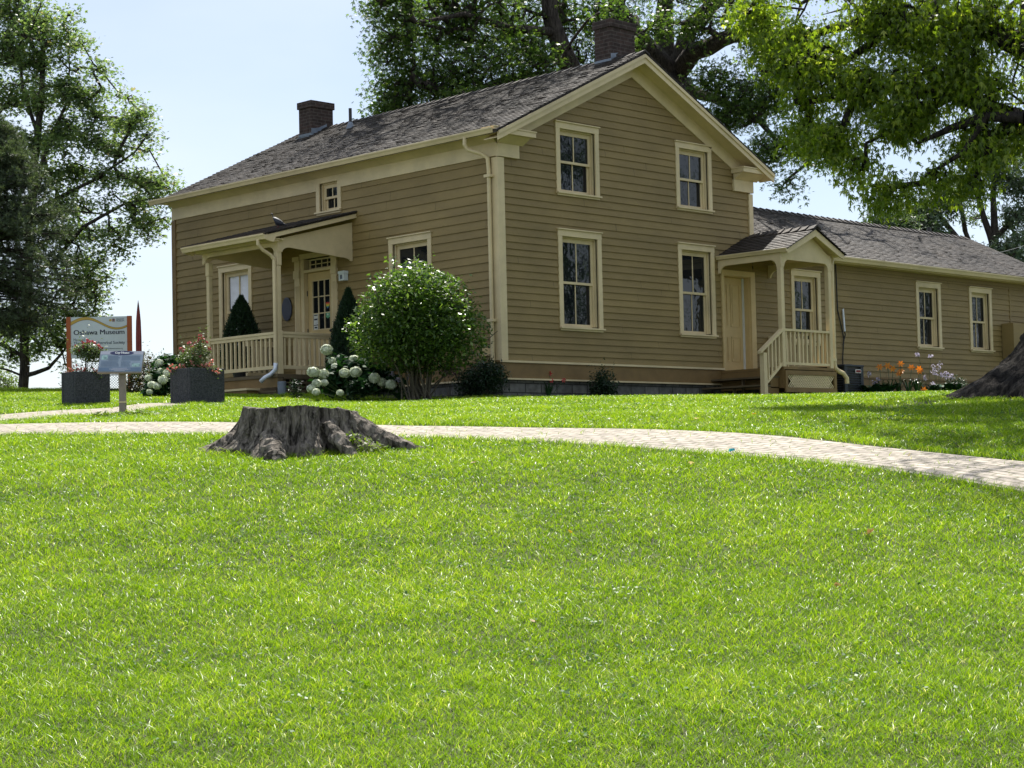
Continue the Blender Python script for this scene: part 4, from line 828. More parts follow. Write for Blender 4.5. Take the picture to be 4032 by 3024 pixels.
def neartree():
    limbs = [[(T0, .62), (T0 + np.array([.2, .3, 1.5]), .5), (T0 + np.array([0, .5, 3.5]), .35)],
        [(T0 + np.array([0, 0, -.6]), .30)] + limb([(2300, 262, 21.7, .12), (2212, 254, 21.6, .08), (2130, 252, 21.8, .06), (2060, 275, 22, .05), (1980, 310, 22.3, .02)]),
        [(T0, .28)] + limb([(2280, 300, 22, .2), (2180, 250, 22, .13), (2050, 200, 22.5, .09), (1900, 190, 23, .06), (1750, 220, 23.5, .04)]),
        [(T0 + np.array([0, 0, .8]), .26)] + limb([(2270, 120, 22, .2), (2120, 60, 22.5, .14), (1950, 40, 23, .09), (1800, 60, 24, .06), (1660, 110, 25, .04)]),
        [(T0 + np.array([0, 0, 1.6]), .26)] + limb([(2230, -60, 22, .2), (2000, -120, 22.5, .14), (1750, -80, 23, .09)]),
        limb([(2060, 205, 22.5, .06), (1950, 270, 22.5, .045), (1870, 310, 22.5, .02)]), limb([(2130, 252, 21.8, .05), (2080, 330, 21.8, .035), (2000, 380, 21.8, .02)]),
        limb([(1950, 45, 23, .06), (1830, 130, 23.5, .045), (1720, 170, 24, .03), (1640, 150, 24, .02)])]
    L = []
    for x, y, r, d, n in [(1620, 30, 45, 25, 40), (1690, 60, 70, 24.5, 90), (1650, 110, 36, 24.5, 18), (1700, 150, 60, 24, 60), (1715, 255, 42, 24, 30), (1760, 60, 75, 24, 90), (1770, 170, 75, 23.5, 100), (1740, 300, 60, 23.5, 56), (1790, 330, 36, 23.5, 24), (1850, 60, 85, 23.5, 100), (1860, 190, 85, 23, 120), (1850, 290, 62, 23, 70), (1890, 340, 45, 22.6, 34),
        (1950, 40, 90, 23, 100), (1960, 170, 90, 22.5, 120), (1960, 290, 75, 22.5, 90), (1940, 370, 50, 22.3, 36), (1915, 405, 18, 22.2, 8), (2060, 50, 90, 22.5, 80), (2060, 180, 90, 22.3, 90), (2050, 300, 75, 22, 80), (2030, 380, 48, 22, 32), (2090, 390, 36, 21.8, 20), (2160, 60, 80, 22.3, 50), (2160, 200, 70, 22, 34), (2160, 310, 50, 22, 26), (2180, 345, 34, 21.8, 12), (2260, 120, 110, 22, 60), (2250, 300, 60, 22, 20), (1700, -30, 60, 24, 24), (1900, -30, 60, 23, 24)]:
        L.append(lobe(x, y, r, d, n))
    # boughs over the lawn outside the picture, which throw the dappled shade on the lawn and wing roof
    L = [(np.array(c) + rng.normal(0, .13, 3), r * rng.uniform(.8, 1.2), n) for c, r, n in L]
    for px, py, hh, r, n in ((3200, 1625, 9, .9, 16), (3450, 1640, 9, 1.1, 26), (3650, 1655, 9.5, 1.3, 44), (3850, 1690, 9.5, 1.5, 60), (3980, 1750, 9.2, 1.4, 50), (3700, 1745, 9.5, 1.0, 26), (3950, 1610, 9, 1.5, 60), (4150, 1700, 9, 1.6, 50), (3560, 1590, 8.5, 1.0, 26), (3380, 1700, 9, .6, 8), (3900, 1880, 9, 1.0, 20), (4100, 1950, 9, 1.2, 26), (4300, 1500, 8, 1.6, 40)):
        g = G(px, py); L.append((g + np.array(SUN) / SUN.z * hh, r, n))
    for hh in (5.5, 7.5): L.append((BIGT + np.array(SUN) / SUN.z * hh - CR * .6, 1.5, 90))  # unseen leaf clumps added up the sun's path to shade trunk and root
    q_ = G(3830, 1575); L.append((q_ + np.array(SUN) / SUN.z * 7.5, 1.2, 60))
    for c, r, n in (((14.5, 4.2, 10.2), 1.5, 34), ((17.2, 4.0, 10.0), 1.5, 34), ((12.2, 4.6, 10.6), 1.5, 34), ((19.5, 3.4, 9.6), 1.3, 22)): L.append((np.array(c), r, n))
    return limbs, L
limbs, lobes = neartree()
# build the boughs as children of the same tree
def attach(root, limbs, lobes, **kw):
    r = tree('tmp', 'x', 'x', limbs, lobes, base=limbs[0][0][0], **kw)
    for ch in list(r.children): 
        ch.parent = root; ch.location = -Vector(root.location); ch.name = 'bough' if ch.name.startswith('trunk') else 'crown'
    bpy.data.objects.remove(r)
attach(root, limbs, lobes, leaf='nearleaf', bark='bark', dens=1.02, nleaf=11, cl=.40, lsize=.080, lobeshape=((0, 1.15), (.6, .75), (-.6, .75)), droop=.95, wid=.24, rtwig=.008, hang=.15)
# grey-green tree beyond the wing
B = dp(2160, 700, 58); B[2] = -.6
limbs = [[(B, .28), (dp(2155, 560, 58), .24), (dp(2150, 540, 58), .22)], limb([(2150, 545, 58, 0.154), (2148, 480, 58, 0.132), (2145, 420, 58, 0.099), (2150, 340, 58, 0.055)]), limb([(2150, 545, 58, 0.138), (2125, 470, 58, 0.110), (2105, 400, 58, 0.077), (2090, 350, 58, 0.044)]),
    limb([(2150, 560, 58, 0.121), (2080, 530, 57, 0.099), (2040, 480, 57, 0.083), (2010, 440, 57, 0.055)]), limb([(2110, 560, 57.5, 0.088), (2085, 500, 57.5, 0.083), (2075, 440, 57, 0.055)]), limb([(2155, 510, 58, 0.110), (2200, 460, 58, 0.088), (2250, 420, 58, 0.055)]), limb([(2040, 505, 57, 0.066), (1980, 480, 56, 0.044), (1920, 490, 56, 0.028)])]
lobes = [lobe(*a) for a in [(2150, 360, 55, 58, 60), (2195, 400, 50, 58, 50), (2090, 400, 45, 58, 44), (2040, 430, 50, 57, 60), (1985, 460, 45, 57, 54), (1935, 485, 42, 56, 54), (1890, 492, 26, 56, 20), (2010, 490, 40, 56.5, 44), (1960, 515, 35, 56, 34), (2190, 470, 40, 58, 26), (2190, 540, 50, 57, 60), (2140, 560, 40, 57, 44), (2080, 545, 40, 58, 24), (2240, 480, 70, 58, 60), (2110, 330, 40, 58, 26), (1900, 470, 22, 56, 14), (2200, 330, 50, 59, 40), (2100, 470, 30, 59, 8), (2230, 590, 60, 56, 60)]]
tree('maple_tree', 'hazy grey-green tree with several slender trunks beyond the wing roof', 'tree', limbs, lobes, 'farleaf', dens=1.1, nleaf=11, cl=.5, lsize=.15, droop=.6, wid=.36, base=B, lobeshape=((0, 1), (1.2, .8)))
# unseen trees added out of frame to the right for the windows to mirror
for k, (tx, ty, hh, lab) in enumerate(((17, -14.5, 11, 'unseen leafy maple added across the lawn for the gable windows to mirror'), (26, -13.5, 12, 'unseen leafy maple added across the lawn for the porch window to mirror'), (36, -14, 13, 'unseen leafy maple added across the lawn for the two wing windows to mirror'))):
    b = np.array([tx, ty, -.8]); U_ = np.array([0, 0, 1.]); lb = [(b + [rng.normal(0, 2.0), rng.normal(0, 2.0), hh * f], 1.9, 34) for f in (.22, .3, .38, .45, .55, .62, .7, .8, .9, 1.0)]
    tree('maple_tree', lab, 'tree', [[(b, .35), (b + U_ * hh * .5, .25), (b + U_ * hh * .95, .08)]], lb, 'maple', nleaf=9, cl=.6, lsize=.26, base=b, droop=.6)
# left maple on the crest
Lb = G(96, 1560); Lb = at(92, 1562, 41.5); Lb[2] = gz(Lb[0], Lb[1])
limbs = [[(Lb, .13), (dp(50, 840, 41.5), .115), (dp(52, 740, 41.5), .105), (dp(58, 640, 41.5), .10), (dp(66, 500, 41.5), .11), (dp(75, 350, 41.5), .09), (dp(90, 200, 41.5), .07), (dp(95, 50, 41.5), .05)],
    limb([(52, 812, 41.5, .10), (75, 806, 41.3, .085), (105, 795, 41, .07), (135, 762, 41, .045), (160, 720, 40.6, .03)]), limb([(50, 770, 41.5, .09), (25, 755, 41.5, .08), (-20, 735, 41.5, .06), (-70, 700, 41.5, .04)]),
    limb([(48, 812, 41.5, .05), (20, 800, 41.5, .04), (-20, 790, 41.6, .03)]),
    limb([(62, 600, 41.5, .09), (120, 560, 41, .08), (180, 490, 40.6, .065), (215, 470, 40.5, .06), (270, 440, 40.3, .045), (320, 430, 40, .025)]),
    limb([(70, 460, 41.5, .09), (140, 420, 41, .075), (200, 390, 40.7, .06), (245, 360, 40.5, .045), (290, 330, 40.3, .03)]),
    limb([(80, 380, 41.5, .09), (110, 300, 41.2, .08), (145, 220, 41, .05), (150, 150, 41, .03), (148, 70, 41, .01)]),
    limb([(60, 520, 41.5, .08), (105, 470, 41.2, .06), (150, 455, 41, .05), (200, 460, 40.8, .035), (235, 465, 40.6, .025)]),
    limb([(75, 420, 41.5, .10), (30, 330, 41.6, .08), (-5, 250, 41.8, .06), (-40, 180, 42, .05)]), limb([(85, 300, 41.5, .08), (50, 200, 41.6, .06), (40, 100, 41.6, .045)]),
    limb([(120, 590, 41, .05), (180, 600, 40.8, .035), (230, 610, 40.5, .02)]), limb([(100, 500, 41.2, .05), (170, 530, 40.8, .035), (180, 570, 40.6, .02)])]
lobes = [lobe(*a) for a in [(20, 20, 50, 42, 70), (60, 60, 48, 41.5, 60), (95, 40, 28, 41.5, 18), (20, 110, 50, 42, 66), (70, 130, 46, 41.5, 54), (130, 120, 22, 41, 13), (140, 60, 17, 41, 12), (150, 30, 12, 41, 7), (115, 90, 20, 41.2, 12), (20, 210, 50, 42, 60), (80, 220, 45, 41.6, 50), (145, 190, 38, 41, 40), (185, 215, 34, 41, 34), (215, 250, 28, 40.8, 22), (20, 300, 50, 41.5, 50), (80, 310, 45, 41.5, 50), (140, 280, 45, 41.2, 50), (195, 300, 42, 40.8, 44), (235, 320, 28, 40.6, 22), (285, 270, 26, 40.4, 22), (300, 245, 20, 40.4, 14), (320, 295, 20, 40.2, 13), (260, 330, 24, 40.4, 18), (110, 380, 40, 41.2, 40), (165, 370, 40, 41, 44), (220, 380, 34, 40.8, 30), (265, 385, 26, 40.5, 20), (305, 390, 28, 40.2, 20), (340, 395, 22, 40, 15), (365, 405, 14, 40, 8), (345, 430, 18, 40, 10), (130, 440, 34, 41, 26), (180, 440, 28, 41, 16), (230, 440, 22, 40.6, 9), (150, 500, 34, 41, 26), (200, 510, 26, 40.7, 15), (240, 500, 22, 40.5, 12), (300, 485, 24, 40.2, 15), (330, 480, 16, 40.1, 9), (355, 470, 12, 40, 6), (285, 450, 22, 40.3, 12), (320, 510, 14, 40.2, 7), (170, 560, 34, 40.8, 28), (220, 560, 22, 40.6, 12), (245, 530, 16, 40.5, 8), (165, 620, 36, 40.8, 30), (205, 640, 26, 40.6, 16), (195, 590, 20, 40.6, 10), (235, 600, 14, 40.5, 6), (150, 680, 38, 41, 34), (200, 680, 22, 40.8, 12), (110, 700, 36, 41.3, 30), (60, 700, 40, 41.5, 34), (15, 710, 40, 41.8, 34), (130, 740, 24, 41, 14), (165, 730, 18, 41, 9), (90, 755, 22, 41.3, 12), (30, 770, 28, 41.8, 16), (-30, 740, 40, 42, 30), (140, 790, 12, 41, 5), (-40, 300, 70, 42, 60), (-40, 120, 80, 42, 60), (60, -40, 60, 42, 40)]]
bx = lambda y: np.interp(y, [-20, 0, 60, 100, 150, 230, 300, 380, 430, 500, 560, 620, 680, 740, 780], [90, 150, 165, 200, 235, 325, 335, 372, 372, 340, 250, 225, 215, 170, 110])
for _ in range(95):
    y = rng.uniform(0, 760); x = rng.uniform(0, 1) ** .7 * bx(y) * .96; lobes.append(lobe(x, y, 22, rng.uniform(40.3, 42.3), 7))
limbs = [[(p, r_ * (1 if i == 0 else .62)) for p, r_ in L_] for i, L_ in enumerate(limbs)]
tree('maple_tree', 'open airy maple on the grass crest at the left, slim trunk and long low branches', 'tree', limbs, lobes, 'leftleaf', dens=1.35, nleaf=9, cl=.44, lsize=.080, lobeshape=((0, 1), (.8, .85), (-.8, .85)), droop=.35, wid=.36, base=Lb, rtwig=.007)
# pine in front of it
def pine():
    c = at(-40, 1560, 36.5); c[2] = gz(c[0], c[1]); root = empty('pine_tree', tuple(c), 'dark needled pine with drooping boughs at the left edge before the maple', 'tree')
    top = 5.5; P0 = []; P1 = []; R0 = []; R1 = []; N0 = []; ND = []
    zz = np.linspace(0, top, 20)
    for a, b in zip(zz[:-1], zz[1:]): P0.append(c + [0, 0, a]); P1.append(c + [0, 0, b]); R0.append(.16 * (1 - a / top / 1.1)); R1.append(.16 * (1 - b / top / 1.1))
    r = np.random.default_rng(5)
    for k in range(330):
        z = 1.35 + (top - 1.4) * (r.uniform(0, 1) ** .85); a = r.uniform(0, 2 * PI); L = np.interp(z, [1.3, 1.9, 3.0, 4.0, 4.8, 5.5], [.8, 1.5, 1.5, 1.2, .7, .15]) * r.uniform(.75, 1.12); n = 7; p = c + [0, 0, z]; d = np.array([math.cos(a), math.sin(a), .12 if z > 3 else -.02])
        for i in range(n):
            q = p + d * L / n; d = d + np.array([r.normal(0, .06), r.normal(0, .06), -.05 + (.10 if i > 3 else 0)]); P0.append(p); P1.append(q); R0.append(.022 * (1 - i / n) + .006); R1.append(.022 * (1 - (i + 1) / n) + .006)
            if i > 0:
                for _ in range(4):
                    s = d + r.normal(0, .75, 3); s /= np.linalg.norm(s); e = q + s * r.uniform(.12, .34) + [0, 0, .04]; P0.append(q); P1.append(e); R0.append(.006); R1.append(.004); N0.append(e); ND.append(s + [0, 0, .35])
                    N0.append((q + e) / 2); ND.append(s)
            p = q
    V, F = tubes_np(np.array(P0), np.array(P1), np.array(R0), np.array(R1), 5); npmesh('trunk', V, F, mats=('barkm',), parent=root)
    N0 = np.array(N0); ND = unit(np.array(ND)); k = 20; P = np.repeat(N0, k, 0); D = unit(np.repeat(ND, k, 0) + r.normal(0, .62, (len(P), 3))); s = unit(np.cross(D, r.normal(size=(len(P), 3)))); L = r.uniform(.07, .125, (len(P), 1)); w = .0065
    V = np.stack([P - s * w, P + s * w, P + D * L], 1).reshape(-1, 3); npmesh('crown', V, None, np.arange(len(V)).reshape(-1, 3), np.repeat(r.beta(2, 3, len(P)), 3), ('needle',), parent=root)
pine()
# ------------------------------------------------------------------ SHRUBS
def shrub(name, label, cat, base, lobes, leaf, lsize, n, stems=10, stemr=.012, droop=.2, wid=.42, group=None, shell=.55, sprigs=0, sm='twig', shape=((0, 1),), spread=.12):
    root = empty(name, tuple(base), label, cat, group); m = MB(); r = random.Random(hash(label) % 999 if False else len(label))
    tot = sum(l[1] ** 2 for l in lobes)
    for i in range(stems):
        c, rad, *_ = lobes[r.randrange(len(lobes))]; c = np.array(c); tip = c + np.array([r.gauss(0, .5), r.gauss(0, .5), r.uniform(-.2, .7)]) * rad
        b = np.array(base) + np.array([r.gauss(0, spread), r.gauss(0, spread), -.03]); mid = b * .5 + tip * .5 + np.array([r.gauss(0, .06), r.gauss(0, .06), .0]); m.tube([b, b * .7 + mid * .3, mid, tip], [stemr * 1.2, stemr, stemr * .8, stemr * .4], sm, 5)
    m.build('stem', root)
    P = []
    for l in lobes:
        c, rad = l[0], l[1]; k = int(n * rad ** 2 / tot); sq = l[2] if len(l) > 2 else 1
        q = inball(k, c, (rad, rad, rad * sq), shell); dv = (q - np.array(c)) / rad; q = np.array(c) + (q - np.array(c)) * (1 + .09 * np.sin(dv[:, :1] * 5 + 1) * np.cos(dv[:, 1:2] * 6) + .06 * np.sin(dv[:, 2:] * 11 + dv[:, :1] * 9)); q = q + (np.array(c) - q) * (rng.uniform(size=(k, 1)) < .3) * .5
        P.append(q)
    P = np.concatenate(P)
    if sprigs:
        for i in range(sprigs):
            l = lobes[r.randrange(len(lobes))]; c = np.array(l[0]); a = r.uniform(0, 6.28); e = r.uniform(.35, 1.5); dd = np.array([math.cos(a) * math.cos(e), math.sin(a) * math.cos(e), math.sin(e)]); s = c + dd * l[1] * np.array([1, 1, (l[2] if len(l) > 2 else 1)]); k = r.randint(5, 9)
            P = np.concatenate([P, s + np.outer(np.linspace(0, .20 * r.uniform(.5, 1.2), k), dd * .5 + np.array([0, 0, .7])) + rng.normal(0, .012, (k, 3))])
    P[:, 2] = np.maximum(P[:, 2], H(P[:, 0], P[:, 1]) + .02)
    V, F, R = leaves(P, lsize, shape, droop, wid); npmesh('foliage', V, F, None, R, (leaf,), parent=root); return root
def F2(x, y, d): return at(x, y, d)
b = on(1650, 1548, 0, -1.45); b = F2(1645, 1545, 29.7); b[2] = gz(b[0], b[1])
c = F2(1645, 1225, 29.7)
shrub('round_shrub', 'large rounded bright green shrub with many bare stems under the front window', 'shrub', b, [(c, .96, .82), (c + np.array([-.12, .14, -.34]), 1.0, .66), (c + np.array([.12, -.14, -.42]), .96, .70), (c + np.array([0, 0, .20]), .74, .76)], 'bushl', .074, 34000, 34, .016, .25, .5, sprigs=30, shell=.6, spread=.14)
def cedar(label, x, y, base, w, h, n=17000):
    root = empty('cedar_shrub', tuple(base), label, 'shrub', 'clipped conical cedars by the front porch'); m = MB(); m.tube([base, base + np.array([0, 0, h * .8])], [.03, .01], 'twig', 6); m.build('stem', root)
    z = rng.uniform(0, 1, n) ** .8; a = rng.uniform(0, 2 * PI, n); R = w * np.interp(z, [0, .08, .3, .6, .85, 1], [.82, .98, .95, .66, .34, .03]) * (1 + .10 * np.sin(a * 7 + z * 25) + .07 * np.sin(a * 13 - z * 40)) * rng.uniform(.72, 1.05, n)
    P = np.stack([base[0] + R * np.cos(a), base[1] + R * np.sin(a), base[2] + .03 + z * h + rng.normal(0, .02, n)], 1)
    D = unit(np.stack([np.cos(a) * .6, np.sin(a) * .6, np.ones(n)], 1) + rng.normal(0, .35, (n, 3))); s = unit(np.cross(D, rng.normal(size=(n, 3)))); L = rng.uniform(.03, .065, (n, 1))
    V = np.stack([P - D * L * .3, P + s * .011, P + D * L, P - s * .011], 1).reshape(-1, 3); npmesh('foliage', V, np.arange(len(V)).reshape(-1, 4), None, np.repeat(rng.beta(2, 2, n), 4), ('cedar',), parent=root)
c1 = np.array([-.62, 6.05, .50]); c1 = on(952, 1340, 0, -.62); c1[2] = .74
cedar('dark conical cedar standing inside the porch behind the railing', 0, 0, c1, .42, 1.42)
pt = MB(); pt.lathe((c1[0], c1[1], .503), [(.15, 0), (.20, .22), (.215, .24), (.215, .27), (.19, .27), (.18, .24)], 'iron', 18); o = pt.build('plant_pot', None, smooth=False); tag(o, 'dark round pot on the porch floor under the conical cedar', 'plant pot')
c2 = on(1378, 1530, 0, -.75); c2[2] = gz(c2[0], c2[1]); cedar('dark conical cedar between the front door and the large round shrub', 0, 0, c2, .42, 1.96, 24000)
p = F2(1905, 1550, 31.0); p[2] = gz(p[0], p[1]); shrub('dark_shrub', 'dark leafy shrub at the house corner below the downspout', 'shrub', p, [(p + np.array([0, 0, .36]), .44, .85), (p + np.array([-.15, .1, .28]), .36, .8), (p + np.array([.08, -.1, .45]), .28, .9)], 'darkl', .062, 6800, 12, .008, .3, .34, sprigs=14, spread=.08)
p = F2(2375, 1540, 32.6); p[2] = gz(p[0], p[1]); shrub('dark_shrub', 'small dark shrub alone under the middle of the gable wall', 'shrub', p, [(p + np.array([0, 0, .32]), .27, 1.1), (p + np.array([0, 0, .2]), .25, .8)], 'darkl', .052, 3600, 9, .007, .3, .4, sprigs=9, spread=.05)
p = F2(1770, 1545, 31.6); p[2] = gz(p[0], p[1]); shrub('purple_shrub', 'small purple-leaved shrub half hidden right of the round shrub stems', 'shrub', p, [(p + np.array([0, 0, .52]), .19, .7)], 'purp', .04, 600, 5, .005, spread=.03)
p = F2(25, 1585, 45); p[2] = gz(p[0], p[1]) - .1; q = F2(10, 1520, 45); shrub('yellow_shrub', 'yellow-green shrubs at the left edge below the pine', 'shrub', p, [(q, .5, .9), (q + np.array([-.4, .4, .2]), .55), (F2(55, 1540, 46), .3, 1.), (F2(-60, 1500, 45), .7)], 'yell', .085, 4200, 10, .01)
p = F2(300, 1560, 37.5); p[2] = gz(p[0], p[1]); shrub('wispy_shrub', 'wispy half bare shrub behind the left planter and sign post', 'shrub', p, [(F2(290, 1500, 37.5), .32, 1.1), (F2(275, 1440, 37.5), .25), (F2(330, 1480, 37.5), .28)], 'burg', .05, 650, 16, .007, shell=.1)
p = F2(570, 1570, 34.2); p[2] = gz(p[0], p[1]); shrub('burgundy_shrub', 'green and burgundy shrub at the foot of the red umbrella', 'shrub', p, [(F2(530, 1500, 34), .30, 1.), (F2(575, 1450, 34.4), .30, 1.1), (F2(600, 1490, 34), .25), (F2(505, 1540, 33.8), .2), (F2(560, 1540, 33.8), .22)], 'burg', .055, 4200, 14, .008, shell=.3, sprigs=10)
# hydrangeas
def bloomball(root, c, r, nm='flower_head'):
    n = int(330 * (r / .075) ** 1.6) if r > .05 else 170; d = unit(rng.normal(size=(n, 3))); sq_ = np.array([rng.uniform(.88, 1.1), rng.uniform(.88, 1.1), rng.uniform(.85, 1.02)]); P = np.array(c) + d * sq_ * r * (.80 + .15 * np.sin(d[:, :1] * 7 + d[:, 1:2] * 8 + c[0] * 9)) * rng.uniform(.93, 1.08, (n, 1)) * np.array([1, 1, .9])
    t = unit(np.cross(d, rng.normal(size=(n, 3)))); b = np.cross(d, t); s = .0165 * rng.uniform(.8, 1.3, (n, 1)); tl = d * s * rng.uniform(-.7, .7, (n, 1))
    V = np.stack([P - t * s - b * s + tl, P + t * s - b * s, P + t * s + b * s - tl, P - t * s + b * s], 1).reshape(-1, 3)
    u, v = np.meshgrid(np.linspace(0, 2 * PI, 13)[:-1], np.linspace(.05, PI - .05, 8)); core = np.stack([np.cos(u) * np.sin(v), np.sin(u) * np.sin(v), np.cos(v) * .9], -1).reshape(-1, 3) * r * .84 + np.array(c)
    k = len(V); F = np.concatenate([np.arange(len(V)).reshape(-1, 4), np.array([[k + i * 12 + j, k + i * 12 + (j + 1) % 12, k + (i + 1) * 12 + (j + 1) % 12, k + (i + 1) * 12 + j] for i in range(7) for j in range(12)])])
    npmesh(nm, np.concatenate([V, core]), F, None, np.concatenate([np.repeat(rng.beta(2, 2, n), 4), np.full(len(core), .25)]), ('bloom',), parent=root)
def hydrangea(label, base, blooms, lobes, n):
    root = shrub('hydrangea', label, 'hydrangea', base, lobes, 'hydl', .125, n, 12, .007, .35, .72, group='hydrangeas with cream ball flowers', sm='stem', shell=.2, spread=.2)
    for px, py, pr, d in blooms: bloomball(root, F2(px, py, d), pr / FPX * d)
    m = MB()
    for px, py, pr, d in blooms: q = F2(px, py, d); m.tube([q, q * .6 + np.array(base) * .4, np.array(base)], .005, 'stem', 5)
    m.build('flower_stalk', root)
f = lambda x, y, r: (1200 + x / 2.5525, 950 + y / 2.5525, r / 2.5525)
bl = [(*f(*a), d) for *a, d in [(218, 1090, 60, 30.6), (85, 1315, 65, 30), (188, 1335, 55, 30.2), (120, 1425, 50, 29.9), (195, 1420, 42, 30.1), (65, 1480, 46, 29.8), (115, 1515, 42, 29.7), (500, 1190, 58, 30.5), (595, 1210, 38, 30.7), (400, 1325, 58, 30.1), (512, 1315, 64, 30), (275, 1200, 36, 30.6), (300, 1255, 34, 30.5), (355, 1522, 38, 29.7), (700, 1375, 58, 30), (775, 1415, 54, 30.1), (865, 1440, 60, 29.9), (920, 1260, 48, 30.6), (785, 1225, 42, 30.8)]]
b = F2(1390, 1550, 30.4); b[2] = gz(b[0], b[1])
hydrangea('hydrangea with many cream ball flowers between the porch and the round shrub', b, bl, [(F2(1310, 1490, 30.6), .33, .8), (F2(1390, 1460, 30.6), .34, .8), (F2(1470, 1480, 30.6), .34, .8), (F2(1340, 1430, 30.9), .22, .7), (F2(1530, 1500, 30.6), .25, .7), (F2(1420, 1520, 30.2), .25, .5)], 2100)
f = lambda x, y, r: (x / 2.458, 1100 + y / 2.458, r / 2.458)
bl = [(*f(*a), d) for *a, d in [(1545, 810, 40, 31.6), (1550, 890, 38, 31.4), (1620, 910, 45, 31.2), (1435, 955, 34, 31.2), (1575, 975, 50, 31), (1470, 1020, 42, 31), (1520, 1035, 36, 30.9), (1445, 1090, 30, 30.8), (1640, 790, 34, 31.8), (1700, 800, 30, 31.8)]]
b = F2(650, 1565, 31.3); b[2] = gz(b[0], b[1])
hydrangea('hydrangea with pale cream ball flowers left of the right hand planter', b, bl, [(F2(640, 1500, 31.5), .3, .9), (F2(690, 1460, 31.8), .3, .9), (F2(660, 1430, 31.9), .25, .7), (F2(615, 1530, 31.3), .2, .6), (F2(720, 1420, 32), .2, .6)], 1500)
for x, y, d, lab in ((1165, 1535, 31.2, 'small upright green plant against the porch lattice'), (1390, 1530, 30.0, 'small upright green plant in front of the hydrangea flowers')):
    p = F2(x, 1555, d); p[2] = gz(p[0], p[1]); shrub('leafy_plant', lab, 'plant', p, [(p + np.array([0, 0, .14]), .13, 1.3), (p + np.array([0, 0, .28]), .12, .9)], 'darkl', .06, 260, 6, .004, sm='stem', shell=0, spread=.06)
# ------------------------------------------------------------------ bed flowers
def straps(mb, c, n, L, w, m='stem', r=None, out=.6, zk=2.2):
    r = r or rnd
    for _ in range(n):
        a = r.uniform(0, 6.28); l = L * r.uniform(.6, 1.1); dx, dy = math.cos(a), math.sin(a); V = []
        k = 5
        for i in range(k + 1):
            f = i / k; rr = l * out * f; z = l * (zk * f - .62 * zk * f * f) ; ww = w * math.sin(PI * (.12 + .88 * f)) ** .6 * .5 if i < k else .001
            p = (c[0] + dx * rr, c[1] + dy * rr, c[2] + z); V += [(p[0] - dy * ww, p[1] + dx * ww, p[2]), (p[0] + dy * ww, p[1] - dx * ww, p[2])]
        mb.add(V, [(2 * i, 2 * i + 1, 2 * i + 3, 2 * i + 2) for i in range(k)], m)
MT['strap'] = mat('strap_leaf_green', (.028, .075, .022), .4, .25, 8); MT['hosta'] = mat('hosta_leaf_green', (.022, .075, .024), .32, .25, 10, spec=.5)
def lilybloom(root, c, s, mt):
    n = 6; V = []; F = []; up = unit(np.array([CAM - c])[0] * np.array([1, 1, 0]) / 30 + rng.normal(0, .35, 3) + np.array([0, 0, .4])); a = unit(np.cross(up, [0, 0, 1.])); b = np.cross(up, a)
    for i in range(n):
        w = i * PI / 3; d = a * math.cos(w) + b * math.sin(w); t = np.cross(up, d); k = len(V); V += [c, c + d * s * .5 + up * s * .30 + t * s * .24, c + d * s * 1.0 + up * s * .16, c + d * s * .5 + up * s * .30 - t * s * .24]; F.append([k, k + 1, k + 2, k + 3])
    npmesh('flower', V, F, None, rng.uniform(0, 1, len(V)), (mt,), parent=root)
def lilies(label, blooms, bases, mt, s, d, strapL=.34):
    b0 = bases[0]; root = empty('daylily', tuple(b0), label, 'daylily'); m = MB()
    for b in bases: straps(m, b, 30, strapL * 1.15, .022, 'strap', out=.60)
    m.build('foliage', root); m = MB()
    for px, py in blooms:
        q = F2(px, py, d); b = min(bases, key=lambda t: np.linalg.norm((t - q)[:2])); m.tube([b, (b + q) / 2 + np.array([.01, 0, .03]), q], .005, 'strap', 5); lilybloom(root, q, s, mt)
    m.build('stalk', root); return root
w = lambda x, y: (3232 + x / 2.074, 800 + y / 2.074)
dL = 37.9
bs = []
for x in (500, 570, 640, 720, 790):
    p = F2(*w(x, 1590), dL); p[2] = gz(p[0], p[1]); bs.append(p)
lilies('orange daylilies in flower below the wing windows', [w(*a) for a in [(480, 1340), (590, 1355), (652, 1315), (655, 1375), (740, 1345), (800, 1355), (815, 1375), (640, 1398), (840, 1525), (545, 1330)]], bs, 'lily', .085, dL)
p = F2(2160, 1545, 32.3); p[2] = gz(p[0], p[1])
lilies('three small red daylilies against the stone foundation under the gable', [(2165, 1471), (2172, 1500), (2220, 1498)], [p], 'lilyr', .055, 32.3, .3)
def hosta(label, bases, n, L, wd, spikes=(), d=35):
    root = empty('hosta', tuple(bases[0]), label, 'hosta'); m = MB()
    for b in bases: straps(m, b, n + 6, L * 1.15, wd, 'hosta', out=.95, zk=1.7)
    m.build('foliage', root); 
    if spikes:
        m = MB(); 
        for i, (px, py, hh) in enumerate(spikes):
            q = F2(px, py, d); b = min(bases, key=lambda t: np.linalg.norm((t - q)[:2])); m.tube([b, (b + q) / 2 + np.array([0, 0, .05]), q + np.array([0, 0, hh * .4])], .004, 'stem', 5)
            P = q + np.stack([rng.normal(0, .022, 30), rng.normal(0, .022, 30), rng.uniform(-hh * .5, hh * .5, 30)], 1); V, F, R = leaves(P, .045, ((0, 1),), .9, .5); npmesh('flower_spike', V, F, None, R, ('lav',), parent=root)
        m.build('stalk', root)
    return root
def gb(px, d): p = F2(px, 1570, d); p[2] = gz(p[0], p[1]); return p
hosta('broad leaved hosta right of the dark air conditioner', [gb(w(400, 0)[0], 37.8), gb(w(470, 0)[0], 37.8), gb(w(540, 0)[0], 37.9)], 16, .34, .15, [(*w(470, 1440), .10), (*w(395, 1390), .10), (*w(440, 1460), .08)], 37.9)
